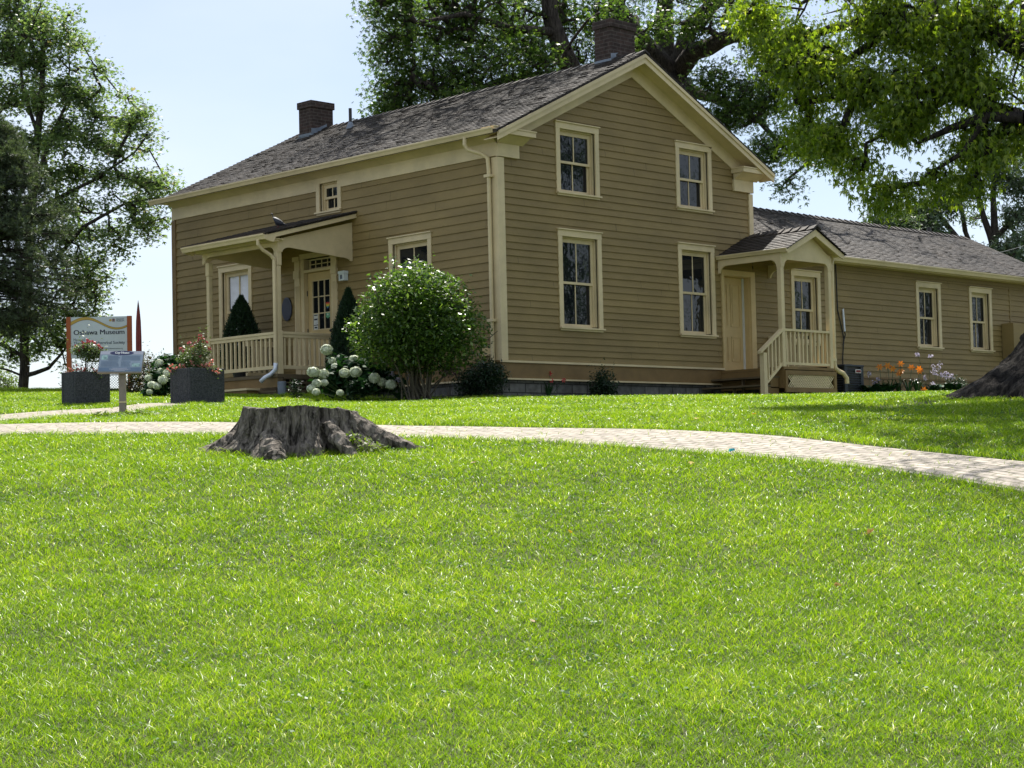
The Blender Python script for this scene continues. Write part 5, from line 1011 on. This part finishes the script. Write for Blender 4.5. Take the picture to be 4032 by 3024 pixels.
hosta('hosta with tall pale lavender flower spikes beside the orange daylilies', [gb(w(880, 0)[0], 38.3), gb(w(960, 0)[0], 38.3), gb(w(1040, 0)[0], 38.3), gb(w(1110, 0)[0], 38.3)], 15, .32, .11, [(*w(*a), h) for *a, h in [(915, 1345, .17), (970, 1320, .2), (1010, 1395, .12), (1035, 1400, .13), (1065, 1408, .13), (790, 1230, .07), (897, 1245, .07), (780, 1450, .12), (850, 1420, .12), (985, 1390, .1), (935, 1375, .1), (915, 1470, .1)]], 38.3)
hosta('dark hosta with drooping pale flowers at the foot of the round shrub', [gb(1575, 30.1), gb(1610, 30.0)], 13, .20, .085, [(1545, 1468, .08), (1604, 1450, .1), (1612, 1480, .08), (1568, 1492, .07)], 30.2)
p = gb(w(1105, 0)[0], 38.3); shrub('dark_shrub', 'low dark shrub beside the big tree roots behind the flower spikes', 'shrub', p, [(p + np.array([0, 0, .22]), .24, .9)], 'darkl', .045, 1300, 6, .006, spread=.05)
# ------------------------------------------------------------------ THE STUMP
def stump():
    c = STUMP.copy(); c[2] = gz(c[0], c[1]); root = empty('tree_stump', tuple(c), 'wide sawn tree stump with dark bark and sunlit spreading roots on the lawn', 'tree stump')
    hz = at(1160, 1603, 17.6)[2] - c[2]
    rgt = math.atan2(CR[1], CR[0]); tow = rgt - PI / 2      # angle towards the camera
    top = lambda a: hz + .018 * math.sin(a * 3 + 1) - .035 * (1 / (1 + math.exp(-8 * (math.cos(a - rgt) - .25)))) + .004 * math.sin(a * 17) + .003 * math.sin(a * 41)
    prof = lambda z: .505 + .14 * math.exp(-z / .16)
    L = [(rgt + PI, .36, .30, .13), (tow - .38, .24, .19, .16), (tow + .30, .10, .2, .22), (rgt - .42, .28, .22, .22), (rgt + .02, .30, .26, .22), (tow - 1.15, .12, .22, .16), (rgt + 1.2, .3, .35, .2), (rgt + 2.2, .25, .3, .2)]
    L += [(tow + .62, -.10, .10, 2.0), (rgt - .22, -.07, .08, 2.5), (tow - .02, -.05, .08, .9)]
    mb = flare('trunk', c, prof, L, root, 'sbark', -.2, hz, 90, 640, .026, top=top, seed=9)
    mb.build('bark', root, smooth=False)
    def root_tube(pts, rad, nm='root'):
        m = MB(); P = []; R = []
        for i in range(len(pts) - 1):
            for k in range(8):
                f = k / 8; p = np.array(pts[i]) * (1 - f) + np.array(pts[i + 1]) * f; P.append(p + np.array([0, 0, .004 * math.sin(len(P) * 1.3)])); R.append((rad[i] * (1 - f) + rad[i + 1] * f) * (1 + .03 * math.sin(len(P) * 1.9)))
        P.append(np.array(pts[-1], float)); R.append(rad[-1]); m.tube(P, R, 'sbark', 18, sq=.8)
        m.v = [tuple(np.array(v) + np.array([math.sin(v[0] * 61 + v[2] * 40), math.sin(v[1] * 57 + v[2] * 33), math.sin(v[0] * 43 + v[1] * 51)]) * .010) for v in m.v]
        m.build(nm, root, smooth=False)
    def g_(px, py, up, d=None):
        q = G(px, py); q[2] = gz(q[0], q[1]) + up; return q
    e = np.array([math.cos(rgt), math.sin(rgt), 0]); t = np.array([math.cos(tow), math.sin(tow), 0])
    def q_(r_, t_, z): 
        p = c + e * r_ + t * t_; p[2] = gz(p[0], p[1]) + z; return p
    root_tube([q_(.36, .05, .30), q_(.54, .06, .23), q_(.78, .10, .10), q_(1.02, .16, .02), q_(1.27, .22, -.04)], [.13, .135, .12, .085, .03])
    root_tube([q_(.32, .38, .26), q_(.44, .50, .14), q_(.55, .60, .03), q_(.62, .70, -.05)], [.09, .085, .07, .04])
    root_tube([q_(-.20, .48, .15), q_(-.17, .68, .07), q_(-.12, .84, .01), q_(-.10, .92, -.04)], [.12, .125, .10, .05])
    root_tube([q_(-.48, .05, .16), q_(-.68, .12, .08), q_(-.86, .20, -.02), q_(-.95, .24, -.06)], [.11, .09, .06, .03])
    return c, e, t
SC_, SE_, ST_ = stump()
q = SC_ + SE_ * .62 + ST_ * .42; q[2] = gz(q[0], q[1]); shrub('weed', 'leafy green weeds growing between the stump roots', 'weed', q, [(q + np.array([0, 0, .10]), .13, .8), (q + SE_ * .14 + np.array([0, 0, .06]), .12, .6), (q - SE_ * .06 + np.array([0, 0, .16]), .07, .9)], 'yell', .05, 210, 7, .003, sm='stem', shell=0, spread=.08)
q = G(500, 1640); q[2] = gz(q[0], q[1]); shrub('weed', 'low broad weeds round the foot of the small sign post', 'weed', q, [(q + CR * .12 + np.array([0, 0, .03]), .22, .35), (q - CR * .25 + np.array([0, 0, .02]), .2, .3), (q + CR * .5, .2, .3)], 'yell', .07, 500, 3, .003, sm='stem', shell=0, spread=.08)
# ------------------------------------------------------------------ PLANTERS, ROSES
def planter(px, py, label, sx, sy, h):
    p = G(px, py); z = gz(p[0], p[1]); root = empty('planter', (p[0], p[1], z), label, 'planter', 'square dark concrete planters'); m = MB(); x, y = p[0], p[1]; t = .06
    r = random.Random(3)
    for a, b in (((x, y), (x + sx, y + t)), ((x, y + sy - t), (x + sx, y + sy)), ((x, y + t), (x + t, y + sy - t)), ((x + sx - t, y + t), (x + sx, y + sy - t))): m.box((*a, z - .15), (*b, z + h), 'conc')
    m.build('tub', root, bevel=.012); m = MB(); m.box((x + t, y + t, z - .1), (x + sx - t, y + sy - t, z + h - .05), 'mulch'); m.build('soil', root)
    return np.array([x + sx / 2, y + sy / 2, z + h - .05])
def scatter_flowers(root, P, s, mt, nm='flower', k=5):
    V = []; F = []
    for p in P:
        for i in range(k):
            a = unit(rng.normal(size=3)); b = unit(np.cross(a, rng.normal(size=3))); q = p + rng.normal(0, s * .25, 3); n = len(V); V += [q - a * s * .5, q + b * s * .4, q + a * s * .5, q - b * s * .4]; F.append([n, n + 1, n + 2, n + 3])
    npmesh(nm, V, F, None, rng.uniform(0, 1, len(V)), (mt,), parent=root)
PL2 = planter(748, 1592, 'dark square planter right of the path holding the taller rose', .66, .54, .57)
PL1 = planter(298, 1597, 'dark square planter holding the round headed rose before the big sign', .62, .42, .53)
def geranium(label, px_list, c, base_d):
    root = empty('geranium', tuple(c), label, 'geranium', 'coral flowers edging the planters'); P = []
    for px, py in px_list: P.append(F2(px, py, base_d))
    P = np.array(P); Q = np.repeat(P, 26, 0) + rng.normal(0, .045, (len(P) * 26, 3)); V, F, R = leaves(Q - np.array([0, 0, .03]), .04, ((0, 1),), 0, .8); npmesh('foliage', V, F, None, R, ('rosel',), parent=root)
    scatter_flowers(root, np.repeat(P, 5, 0) + rng.normal(0, .03, (len(P) * 5, 3)) + np.array([0, 0, .02]), .040, 'pink')
    m = MB()
    for q in P: m.tube([q, np.array([q[0] * .7 + c[0] * .3, q[1] * .7 + c[1] * .3, c[2]])], .004, 'stem', 4)
    m.build('stem', root)
dd = lambda c: float((c - CAM) @ CF)
geranium('coral geraniums along the rim of the right hand planter', [(672, 1452), (695, 1448), (715, 1450), (755, 1440), (790, 1445), (815, 1442), (832, 1438), (850, 1458)], PL2, dd(PL2) - .12)
geranium('coral geraniums along the rim of the left hand planter', [(278, 1468), (300, 1460), (325, 1462), (345, 1468), (368, 1455), (392, 1462)], PL1, dd(PL1) - .1)
def rose(label, c, lobes, n, flowers, d, stems):
    root = shrub('rose_bush', label, 'rose bush', c, lobes, 'rosel', .036, n, stems, .006, .2, .6, 'rose bushes in the planters', shell=.1, spread=.03, sprigs=10)
    scatter_flowers(root, np.array([F2(x, y, d + rng.normal(0, .06)) for x, y in flowers]), .045, 'rose', k=7)
d = dd(PL2)
rose('taller pointed rose bush with red blossoms in the right hand planter', PL2, [(F2(768, 1400, d), .20, 1.1), (F2(785, 1360, d), .13, 1.2), (F2(730, 1420, d), .15, .9), (F2(810, 1390, d), .12), (F2(770, 1435, d), .2, .6)], 2300, [(790, 1322), (800, 1330), (783, 1338), (765, 1352), (754, 1360), (746, 1350), (712, 1372), (722, 1380), (820, 1370), (828, 1375), (815, 1345), (774, 1345), (800, 1350), (760, 1395), (790, 1400)], d, 9)
d = dd(PL1)
rose('round headed rose bush with red blossoms and bare twisted stem in the left hand planter', PL1, [(F2(340, 1388, d), .19, .75), (F2(368, 1400, d), .19, .7), (F2(310, 1378, d), .15, .6), (F2(390, 1392, d), .14, .7), (F2(350, 1368, d), .15, .5)], 2900, [(325, 1346), (340, 1350), (352, 1346), (375, 1352), (388, 1358), (305, 1368), (310, 1378), (402, 1372), (298, 1362), (392, 1370), (365, 1345), (345, 1338), (330, 1360)], d, 5)
# ------------------------------------------------------------------ SIGNS
FWD = unit(np.array([CF[0], CF[1], 0])); RT = unit(np.array([CR[0], CR[1], 0]))
def text(root, s, p, size, matn, name='lettering', ext=.002, align='LEFT', bold=0, w=None, rot=None):
    c = bpy.data.curves.new(name, 'FONT'); c.body = s; c.size = size; c.extrude = ext; c.align_x = align; c.offset = bold
    o = bpy.data.objects.new('t', c); COL.objects.link(o); bpy.context.view_layer.update(); me = bpy.data.meshes.new_from_object(o.evaluated_get(bpy.context.evaluated_depsgraph_get())); COL.objects.unlink(o); bpy.data.objects.remove(o)
    co = np.zeros(len(me.vertices) * 3, np.float32); me.vertices.foreach_get('co', co); co = co.reshape(-1, 3)
    if w: co[:, 0] *= w / max(co[:, 0].max() - min(co[:, 0].min(), 0), 1e-6)
    X, Y, Z = rot; q = np.array(p) + co[:, :1] * X + co[:, 1:2] * Y + co[:, 2:] * Z; me.vertices.foreach_set('co', q.astype(np.float32).ravel()); me.materials.clear(); me.materials.append(MT[matn]); me.update(); me.name = name
    return link(name, me, root)
def bigsign():
    d = 35.0; tl = at(279, 1250, d); tr = at(501, 1250, d); bl_ = at(279, 1412, d); w = np.linalg.norm((tr - tl)); h = tl[2] - bl_[2]; k = 1 / FPX * d
    X = unit(np.array([tr[0] - tl[0], tr[1] - tl[1], 0])); Y = np.array([0, 0, 1.]); Z = -unit(np.cross(X, Y)) ; Z = np.cross(X, Y)
    base = tl.copy(); base[2] = gz(tl[0], tl[1]); root = empty('museum_sign', tuple(base), 'large pale sign on two rust orange posts reading Oshawa Museum with a gold wave', 'sign')
    L = lambda x, y, z=0: tl + X * x - Y * y + Z * z
    def plate(x0, y0, x1, y1, z0, z1, m, name=None, mb=None):
        b = mb or MB(); V = [L(x0, y0, z0), L(x1, y0, z0), L(x1, y1, z0), L(x0, y1, z0), L(x0, y0, z1), L(x1, y0, z1), L(x1, y1, z1), L(x0, y1, z1)]; b.add(V, [(0, 3, 2, 1), (4, 5, 6, 7), (0, 1, 5, 4), (1, 2, 6, 5), (2, 3, 7, 6), (3, 0, 4, 7)], m)
        return b.build(name, root) if name else b
    plate(0, .0, w, h, -.02, .02, 'sign', 'panel')
    g = float(tl[2]) - base[2] + .3; pw = 17 * k
    plate(-pw, -.005, 0, g, -.04, .035, 'orange', 'post'); plate(w, -.005, w + pw, g, -.04, .035, 'orange', 'post')
    # wave
    n = 40; 
    def wave(off0, off1, m, name, z):
        b = MB(); V = []
        for i in range(n + 1):
            u = i / n; yc = h * (.165 - .13 * math.sin(u * 2 * PI * .90 + .05)); th = h * (.035 + .04 * (1 - u) ** 2) ; V += [L(u * w, yc - th * 0.5 + off0, z), L(u * w, yc + th * .5 + off1, z)]
        b.add(V, [(2 * i, 2 * i + 1, 2 * i + 3, 2 * i + 2) for i in range(n)], m); b.build(name, root)
    wave(-.007, .007, 'goldd', 'wave_band', .0225); wave(0, 0, 'gold', 'wave_band', .025)
    R_ = (X, Y, Z); s = w / 226
    text(root, 'Oshawa Museum', L(10 * s, 71 * s * 1.0, .021), 22 * s * 1.25, 'navy', w=204 * s, rot=R_, bold=0)
    text(root, 'Oshawa Museum', L(10 * s + .006, 71 * s, .0214), 22 * s * 1.25, 'navy', w=204 * s, rot=R_)
    text(root, 'Managed by', L(10 * s, 96 * s, .021), 13 * s * 1.2, 'grey', w=62 * s, rot=R_)
    text(root, 'The Oshawa Historical Society', L(10 * s, 110 * s, .021), 13 * s * 1.25, 'grey', w=206 * s, rot=R_)
    text(root, 'The Oshawa Historical Society', L(10 * s + .004, 110 * s, .0214), 13 * s * 1.25, 'grey', w=206 * s, rot=R_)
    text(root, 'www.oshawamuseum.org', L(135 * s, 131 * s, .021), 7 * s * 1.2, 'grey', w=72 * s, rot=R_)
    text(root, 'OSHAWA', L(182 * s, 14 * s, .021), 7 * s * 1.2, 'grey', w=32 * s, rot=R_); text(root, 'MUSEUM', L(182 * s, 21 * s, .021), 7 * s * 1.2, 'grey', w=32 * s, rot=R_)
    b = MB(); x0 = 152 * s
    c = L(x0 + 7 * s, 15 * s, .023); b.add([c + X * 5 * s * math.cos(a) + Y * 5 * s * math.sin(a) for a in np.linspace(0, 2 * PI, 17)[:-1]], [list(range(16))], 'gold')
    for i, (xa, sl) in enumerate(((14, 0), (18, .3), (22, -.2))): b.add([L(x0 + xa * s, 9 * s, .023), L(x0 + (xa + 3) * s, 9 * s, .023), L(x0 + (xa + 3 + sl * 4) * s, 21 * s, .023), L(x0 + (xa + sl * 4) * s, 21 * s, .023)], [(0, 1, 2, 3)], ('orange', 'navy', 'orange')[i])
    b.build('emblem', root)
bigsign()
def smallsign():
    base = G(484, 1633); d = float((base - CAM) @ CF); base[2] = gz(base[0], base[1]); root = empty('information_sign', tuple(base), 'small tilted grey-blue information panel headed Guy House on a single post', 'sign')
    tl = at(397, 1383, d + .09); tr = at(566, 1383, d + .09); bl_ = at(402, 1463, d - .09); br = at(571, 1463, d - .09)
    X = unit(tr - tl); Yv = tl - bl_; Yv = Yv - X * (Yv @ X); Y = unit(Yv); Z = np.cross(X, Y); w = np.linalg.norm(tr - tl); h = np.linalg.norm(Yv)
    if Z @ (CAM - tl) < 0: Z = -Z
    L = lambda x, y, z=0: tl + X * x * w - Y * y * h + Z * z
    def plate(x0, y0, x1, y1, z0, z1, m, name):
        b = MB(); V = [L(x0, y0, z0), L(x1, y0, z0), L(x1, y1, z0), L(x0, y1, z0), L(x0, y0, z1), L(x1, y0, z1), L(x1, y1, z1), L(x0, y1, z1)]; b.add(V, [(0, 3, 2, 1), (4, 5, 6, 7), (0, 1, 5, 4), (1, 2, 6, 5), (2, 3, 7, 6), (3, 0, 4, 7)], m); return b.build(name, root)
    b = MB(); pw = .042; p = base; b.prism([p + RT * a * pw + FWD * c_ * pw - np.array([0, 0, .2]) for a, c_ in ((-1, -1), (1, -1), (1, 1), (-1, 1))], (0, 0, (tl[2] + bl_[2]) / 2 - p[2] + .17), 'postg'); b.build('post', root)
    b = MB(); z = base[2] + .17; b.prism([p + RT * a * .048 + FWD * c_ * .048 + np.array([0, 0, .16]) for a, c_ in ((-1, -1), (1, -1), (1, 1), (-1, 1))], (0, 0, .02), 'trim'); b.build('collar', root)
    plate(-.012, -.02, 1.012, 1.05, -.035, -.006, 'postg', 'frame'); plate(0, 0, 1, 1, -.005, .0, 'panel', 'panel'); plate(.004, .005, .996, .16, .0, .0015, 'panell', 'header_band'); plate(.01, .80, .99, .985, .0, .0015, 'dband', 'footer_band')
    b = MB(); c = L(.5, .095, .0025); b.add([c + X * w * .28 * math.cos(a) + Y * h * .105 * math.sin(a) for a in np.linspace(0, 2 * PI, 33)[:-1]], [list(range(32))], 'oval'); b.build('oval_badge', root)
    text(root, 'Guy House', L(.335, .13, .003), .050, 'white', w=.33 * w, rot=(X, Y, Z)); text(root, 'Guy House', L(.342, .13, .0034), .050, 'white', w=.33 * w, rot=(X, Y, Z))
    plate(.04, .20, .18, .42, .001, .002, 'photog', 'portrait_print'); plate(.77, .60, .95, .76, .001, .002, 'photog', 'landscape_print')
    b = MB(); r = random.Random(2)
    for col0, col1 in ((.20, .47), (.51, .96), (.04, .47), (.51, .74)):
        rows = [.23 + i * .035 for i in range(7)] if col0 in (.20, .51) and col1 != .74 else [.50 + i * .035 for i in range(8)]
        for y in rows:
            x1 = col1 - r.uniform(0, .04); V = [L(col0, y, .0015), L(x1, y, .0015), L(x1, y + .016, .0015), L(col0, y + .016, .0015)]; b.add(V, [(0, 1, 2, 3)], 'dband')
    for y, e in ((.83, .17), (.87, .25), (.91, .2), (.95, .12)): b.add([L(.5 - e, y, .0025), L(.5 + e, y, .0025), L(.5 + e, y + .018, .0025), L(.5 - e, y + .018, .0025)], [(0, 1, 2, 3)], 'panell')
    b.build('text_lines', root)
smallsign()
# closed red umbrella
d = 34.3; b = at(549, 1572, d); b[2] = gz(b[0], b[1]); zt = at(545, 1180, d)[2] - b[2]; zr = at(545, 1440, d)[2] - b[2]
root = empty('closed_umbrella', tuple(b), 'closed red garden umbrella on a black pole standing behind the small sign', 'umbrella')
m = MB(); m.tube([b + np.array([0, 0, -.1]), b + np.array([0, 0, zt - .1])], .018, 'black', 10); m.build('pole', root)
m = MB(); V = []; k = 16; hs = [zr - .06, zr, zr + .25, zr + .55, zr + .85, zt - .22, zt - .08, zt]; rs = [.040, .056, .060, .056, .046, .030, .014, .002]
for z, r_ in zip(hs, rs):
    for j in range(k): a = 2 * PI * j / k; rr = r_ * (1 if j % 2 else .80); V.append(b + np.array([rr * math.cos(a + z * .3), rr * math.sin(a + z * .3), z]))
m.add(V, [(i * k + j, i * k + (j + 1) % k, (i + 1) * k + (j + 1) % k, (i + 1) * k + j) for i in range(len(hs) - 1) for j in range(k)], 'red'); m.build('canopy', root)
# chain link panel behind the left planter
def fence():
    d = 37; a = at(338, 1422, d); c = at(470, 1422, d); g = gz(a[0], a[1]); root = empty('chain_link_gate', (a[0], a[1], g), 'grey chain link gate panel with black frame behind the left planter', 'gate'); X = unit(np.array([c[0] - a[0], c[1] - a[1], 0])); w = np.linalg.norm((c - a)[:2]); z1 = a[2]; z0 = g + .06
    m = MB(); P = lambda x, z: np.array([a[0] + X[0] * x, a[1] + X[1] * x, z]); 
    m.tube([P(0, z0), P(0, z1)], .016, 'iron', 8); m.tube([P(w, z0 - .1), P(w, z1)], .016, 'iron', 8); m.tube([P(0, z0), P(w, z0)], .014, 'iron', 8); m.tube([P(0, z1), P(w, z1)], .014, 'iron', 8); m.tube([P(0, (z0 + z1) / 2), P(w, (z0 + z1) / 2)], .01, 'iron', 8); m.build('frame', root)
    m = MB(); s = .055; h = z1 - z0; k = -h
    while k < w:
        for sg in (1, -1):
            x0, x1 = (k, k + h) if sg == 1 else (k + h, k); f0 = max(0, min(1, (0 - x0) / (x1 - x0))) if x1 != x0 else 0; f1 = max(0, min(1, (w - x0) / (x1 - x0))); lo, hi = sorted((f0, f1)); 
            if hi - lo > .02: m.tube([P(x0 + (x1 - x0) * lo, z0 + h * lo), P(x0 + (x1 - x0) * hi, z0 + h * hi)], .0035, 'flash', 4, False)
        k += s
    m.build('wire_mesh', root)
fence()
# ------------------------------------------------------------------ AIR CONDITIONER
def hvac():
    x0, x1, y0, y1 = 9.10, 9.78, -.80, -.12; z = gz(9.4, -.5); zt = .66; root = empty('air_conditioner', ((x0 + x1) / 2, (y0 + y1) / 2, z), 'dark slatted air conditioning unit beside the wing wall', 'air conditioner')
    m = MB(); m.box((x0 - .05, y0 - .05, z - .1), (x1 + .05, y1 + .05, z + .03), 'stone'); m.build('slab', root)
    m = MB(); m.box((x0 + .03, y0 + .03, z + .03), (x1 - .03, y1 - .03, zt - .03), 'black'); m.build('core', root)
    m = MB()
    for a in (x0, x1 - .10):
        for b_ in (y0, y1 - .05): m.box((a, b_, z + .03), (a + .10, b_ + .05, zt - .02), 'hvac')
    m.box((x0 - .01, y0 - .01, zt - .03), (x1 + .01, y1 + .01, zt + .01), 'hvac'); m.lathe(((x0 + x1) / 2, (y0 + y1) / 2, zt + .01), [(.26, 0), (.26, .015), (.24, .015), (.24, .0)], 'black', 24); m.build('casing', root, bevel=.012)
    m = MB(); 
    for i in range(11):
        zz = z + .07 + i * (zt - z - .13) / 11; m.prism([(x0 + .10, y0 + .005, zz), (x0 + .10, y0 + .005, zz + .012), (x0 + .10, y0 + .035, zz + .028), (x0 + .10, y0 + .035, zz + .016)], (x1 - x0 - .2, 0, 0), 'hvac')
        m.prism([(x0 + .005, y0 + .05, zz), (x0 + .005, y0 + .05, zz + .012), (x0 + .035, y0 + .05, zz + .028), (x0 + .035, y0 + .05, zz + .016)], (0, y1 - y0 - .1, 0), 'hvac')
    m.build('louvre', root); m = MB(); m.box((x1 - .30, y0 - .012, zt - .16), (x1 - .11, y0 + .004, zt - .085), 'white'); m.box((x1 - .288, y0 - .014, zt - .148), (x1 - .122, y0 - .012, zt - .097), 'red'); m.build('badge', root)
hvac()
# ------------------------------------------------------------------ PIGEON on the porch roof
def pigeon():
    p = on(1097, 884, 1, 4.55); ps_ = (3.62 - 3.06) / 2.13; x = -1.28; y = 4.42; q = on(1096, 893, 0, -1.5); x, y = -1.5, q[1]; zr_ = 3.06 + (x + 2.16) * ps_ + .03
    root = empty('pigeon', (x, y, zr_), 'grey pigeon resting on the front porch roof', 'pigeon')
    e = -RT; secs = [(-.17, .035, .014, .008), (-.11, .050, .034, .022), (-.05, .080, .058, .055), (.0, .095, .070, .072), (.05, .115, .066, .074), (.085, .145, .048, .056), (.095, .180, .032, .036), (.095, .210, .024, .028), (.100, .236, .026, .027), (.118, .248, .019, .019), (.130, .248, .006, .006)]
    V = []; k = 14; n = RT * 0 + np.array([-e[1], e[0], 0])
    for s, z, a, b in secs:
        for j in range(k): w = 2 * PI * j / k; V.append(np.array([x, y, zr_]) + e * (s + b * .35 * math.sin(w) * (1 if s > .07 else 0)) + n * a * math.cos(w) + np.array([0, 0, z + b * math.sin(w)]))
    m = MB(); m.add(V, [(i * k + j, i * k + (j + 1) % k, (i + 1) * k + (j + 1) % k, (i + 1) * k + j) for i in range(len(secs) - 1) for j in range(k)] + [list(range(k)), list(range(len(V) - k, len(V)))], 'feather'); m.build('body', root, smooth=True)
    for sg in (-1, 1):
        m = MB(); c = np.array([x, y, zr_]); m.add([c + n * sg * .056 + e * .06 + [0, 0, .12], c + n * sg * .066 + e * -.01 + [0, 0, .12], c + n * sg * .05 + e * -.12 + [0, 0, .075], c + n * sg * .064 + e * .0 + [0, 0, .065], c + n * sg * .04 + e * 0 + [0, 0, .09]], [(0, 1, 2, 3), (0, 1, 4), (1, 2, 4), (2, 3, 4), (3, 0, 4)], 'feather'); m.build('wing', root)
    m = MB(); c = np.array([x, y, zr_]); m.tube([c + e * .133 + [0, 0, .221], c + e * .158 + [0, 0, .214]], [.006, .001], 'iron', 6); m.build('beak', root)
    for sg in (-1, 1): m = MB(); m.tube([c + n * sg * .022 + [0, 0, .05], c + n * sg * .022 + [0, 0, 0], c + n * sg * .022 + e * .03 + [0, 0, .002]], .004, 'red', 6); m.build('leg', root)
pigeon()
# ------------------------------------------------------------------ service cable, litter, fallen leaves, edging
a = on(3290, 1030, 1, -.1); e = at(4300, 850, 52.); m = MB(); P = []
for i in range(25): f = i / 24; p = a * (1 - f) + e * f; P.append(p - np.array([0, 0, 1.5 * 4 * f * (1 - f) * .35]))
m.tube(P, .006, 'wire', 6); o = m.build('overhead_cable', None); tag(o, 'thin grey service cable running from the wing eave past the far tree', 'cable')
def fallen(px, py, mt, label, s=.06, grp='fallen leaves on the lawn'):
    p = G(px, py); p[2] = gz(p[0], p[1]) + .03; pts = np.repeat(p[None], 1, 0); V, F, R = leaves(pts, s, ((0, 1), (.8, .7), (-.8, .7)), 0.05, .5, 0); V[1::4, 2] += .008
    o = npmesh('fallen_leaf', V, F, None, R, (mt,)); tag(o, label, 'leaf', grp)
fallen(3425, 2118, 'dry', 'curled brown leaf lying in the right middle of the lawn', .085); fallen(3285, 2320, 'dry', 'brown leaf lower right, below the larger curled one', .055); fallen(1865, 1832, 'dry', 'small brown leaf on the lawn right of the stump', .07)
fallen(2725, 1832, 'ylw', 'yellow leaf on the lawn just below the path bend'); fallen(2740, 1660, 'ylw', 'yellow leaf on the grass between path and side porch'); fallen(2960, 1640, 'ylw', 'orange-yellow leaf on the grass nearer the side porch'); fallen(2105, 2470, 'dry', 'torn brown leaf near the bottom centre of the lawn', .05); fallen(2240, 2110, 'ylw', 'yellowed leaf in the middle of the lawn', .04)
fallen(3580, 1803, 'ylw', 'yellow leaf lying on the paved path', .05, None)
p = G(2873, 1800); p[2] = gz(p[0], p[1]) + .05; m = MB(); m.prism([p, p + RT * .05 + [0, 0, .01], p + RT * .045 + [0, 0, .03], p + RT * .01 + [0, 0, .028]], (.02, .03, 0), 'blue'); o = m.build('plastic_scrap', None); tag(o, 'tiny bright blue plastic scrap at the lawn edge by the path', 'litter')
p = G(1110, 1552); q = on(1110, 1530, 1, 3.9); m = MB(); zz = gz(q[0], q[1]); m.lathe((q[0], q[1], zz), [(.075, 0), (.082, .26), (.078, .27), (.07, .26), (.066, .05)], 'flash', 16); o = m.build('bucket', None); tag(o, 'grey bucket standing under the porch corner beside the lattice', 'bucket')
# planting bed soil
V = []; 
def bed(pts, name='planting_bed'):
    n = 14; bmv = []; F = []
    for i in range(n):
        for j in range(n):
            u, v = i / (n - 1), j / (n - 1); p = (np.array(pts[0]) * (1 - u) + np.array(pts[1]) * u) * (1 - v) + (np.array(pts[3]) * (1 - u) + np.array(pts[2]) * u) * v; bmv.append((p[0], p[1], gz(p[0], p[1]) + .025 - (.06 if i in (0, n - 1) or j in (0, n - 1) else 0)))
    F = [(i * n + j, i * n + j + 1, (i + 1) * n + j + 1, (i + 1) * n + j) for i in range(n - 1) for j in range(n - 1)]; o = npmesh(name, bmv, F, mats=('mulch',)); o['kind'] = 'structure'
bed([(-1.7, -.65), (.1, -.65), (.1, 4.1), (-1.7, 4.1)]); bed([(-.6, -.8), (5.4, -.8), (5.4, .1), (-.6, .1)]); bed([(8.4, -1.5), (15.2, -1.5), (15.2, .1), (8.4, .1)])
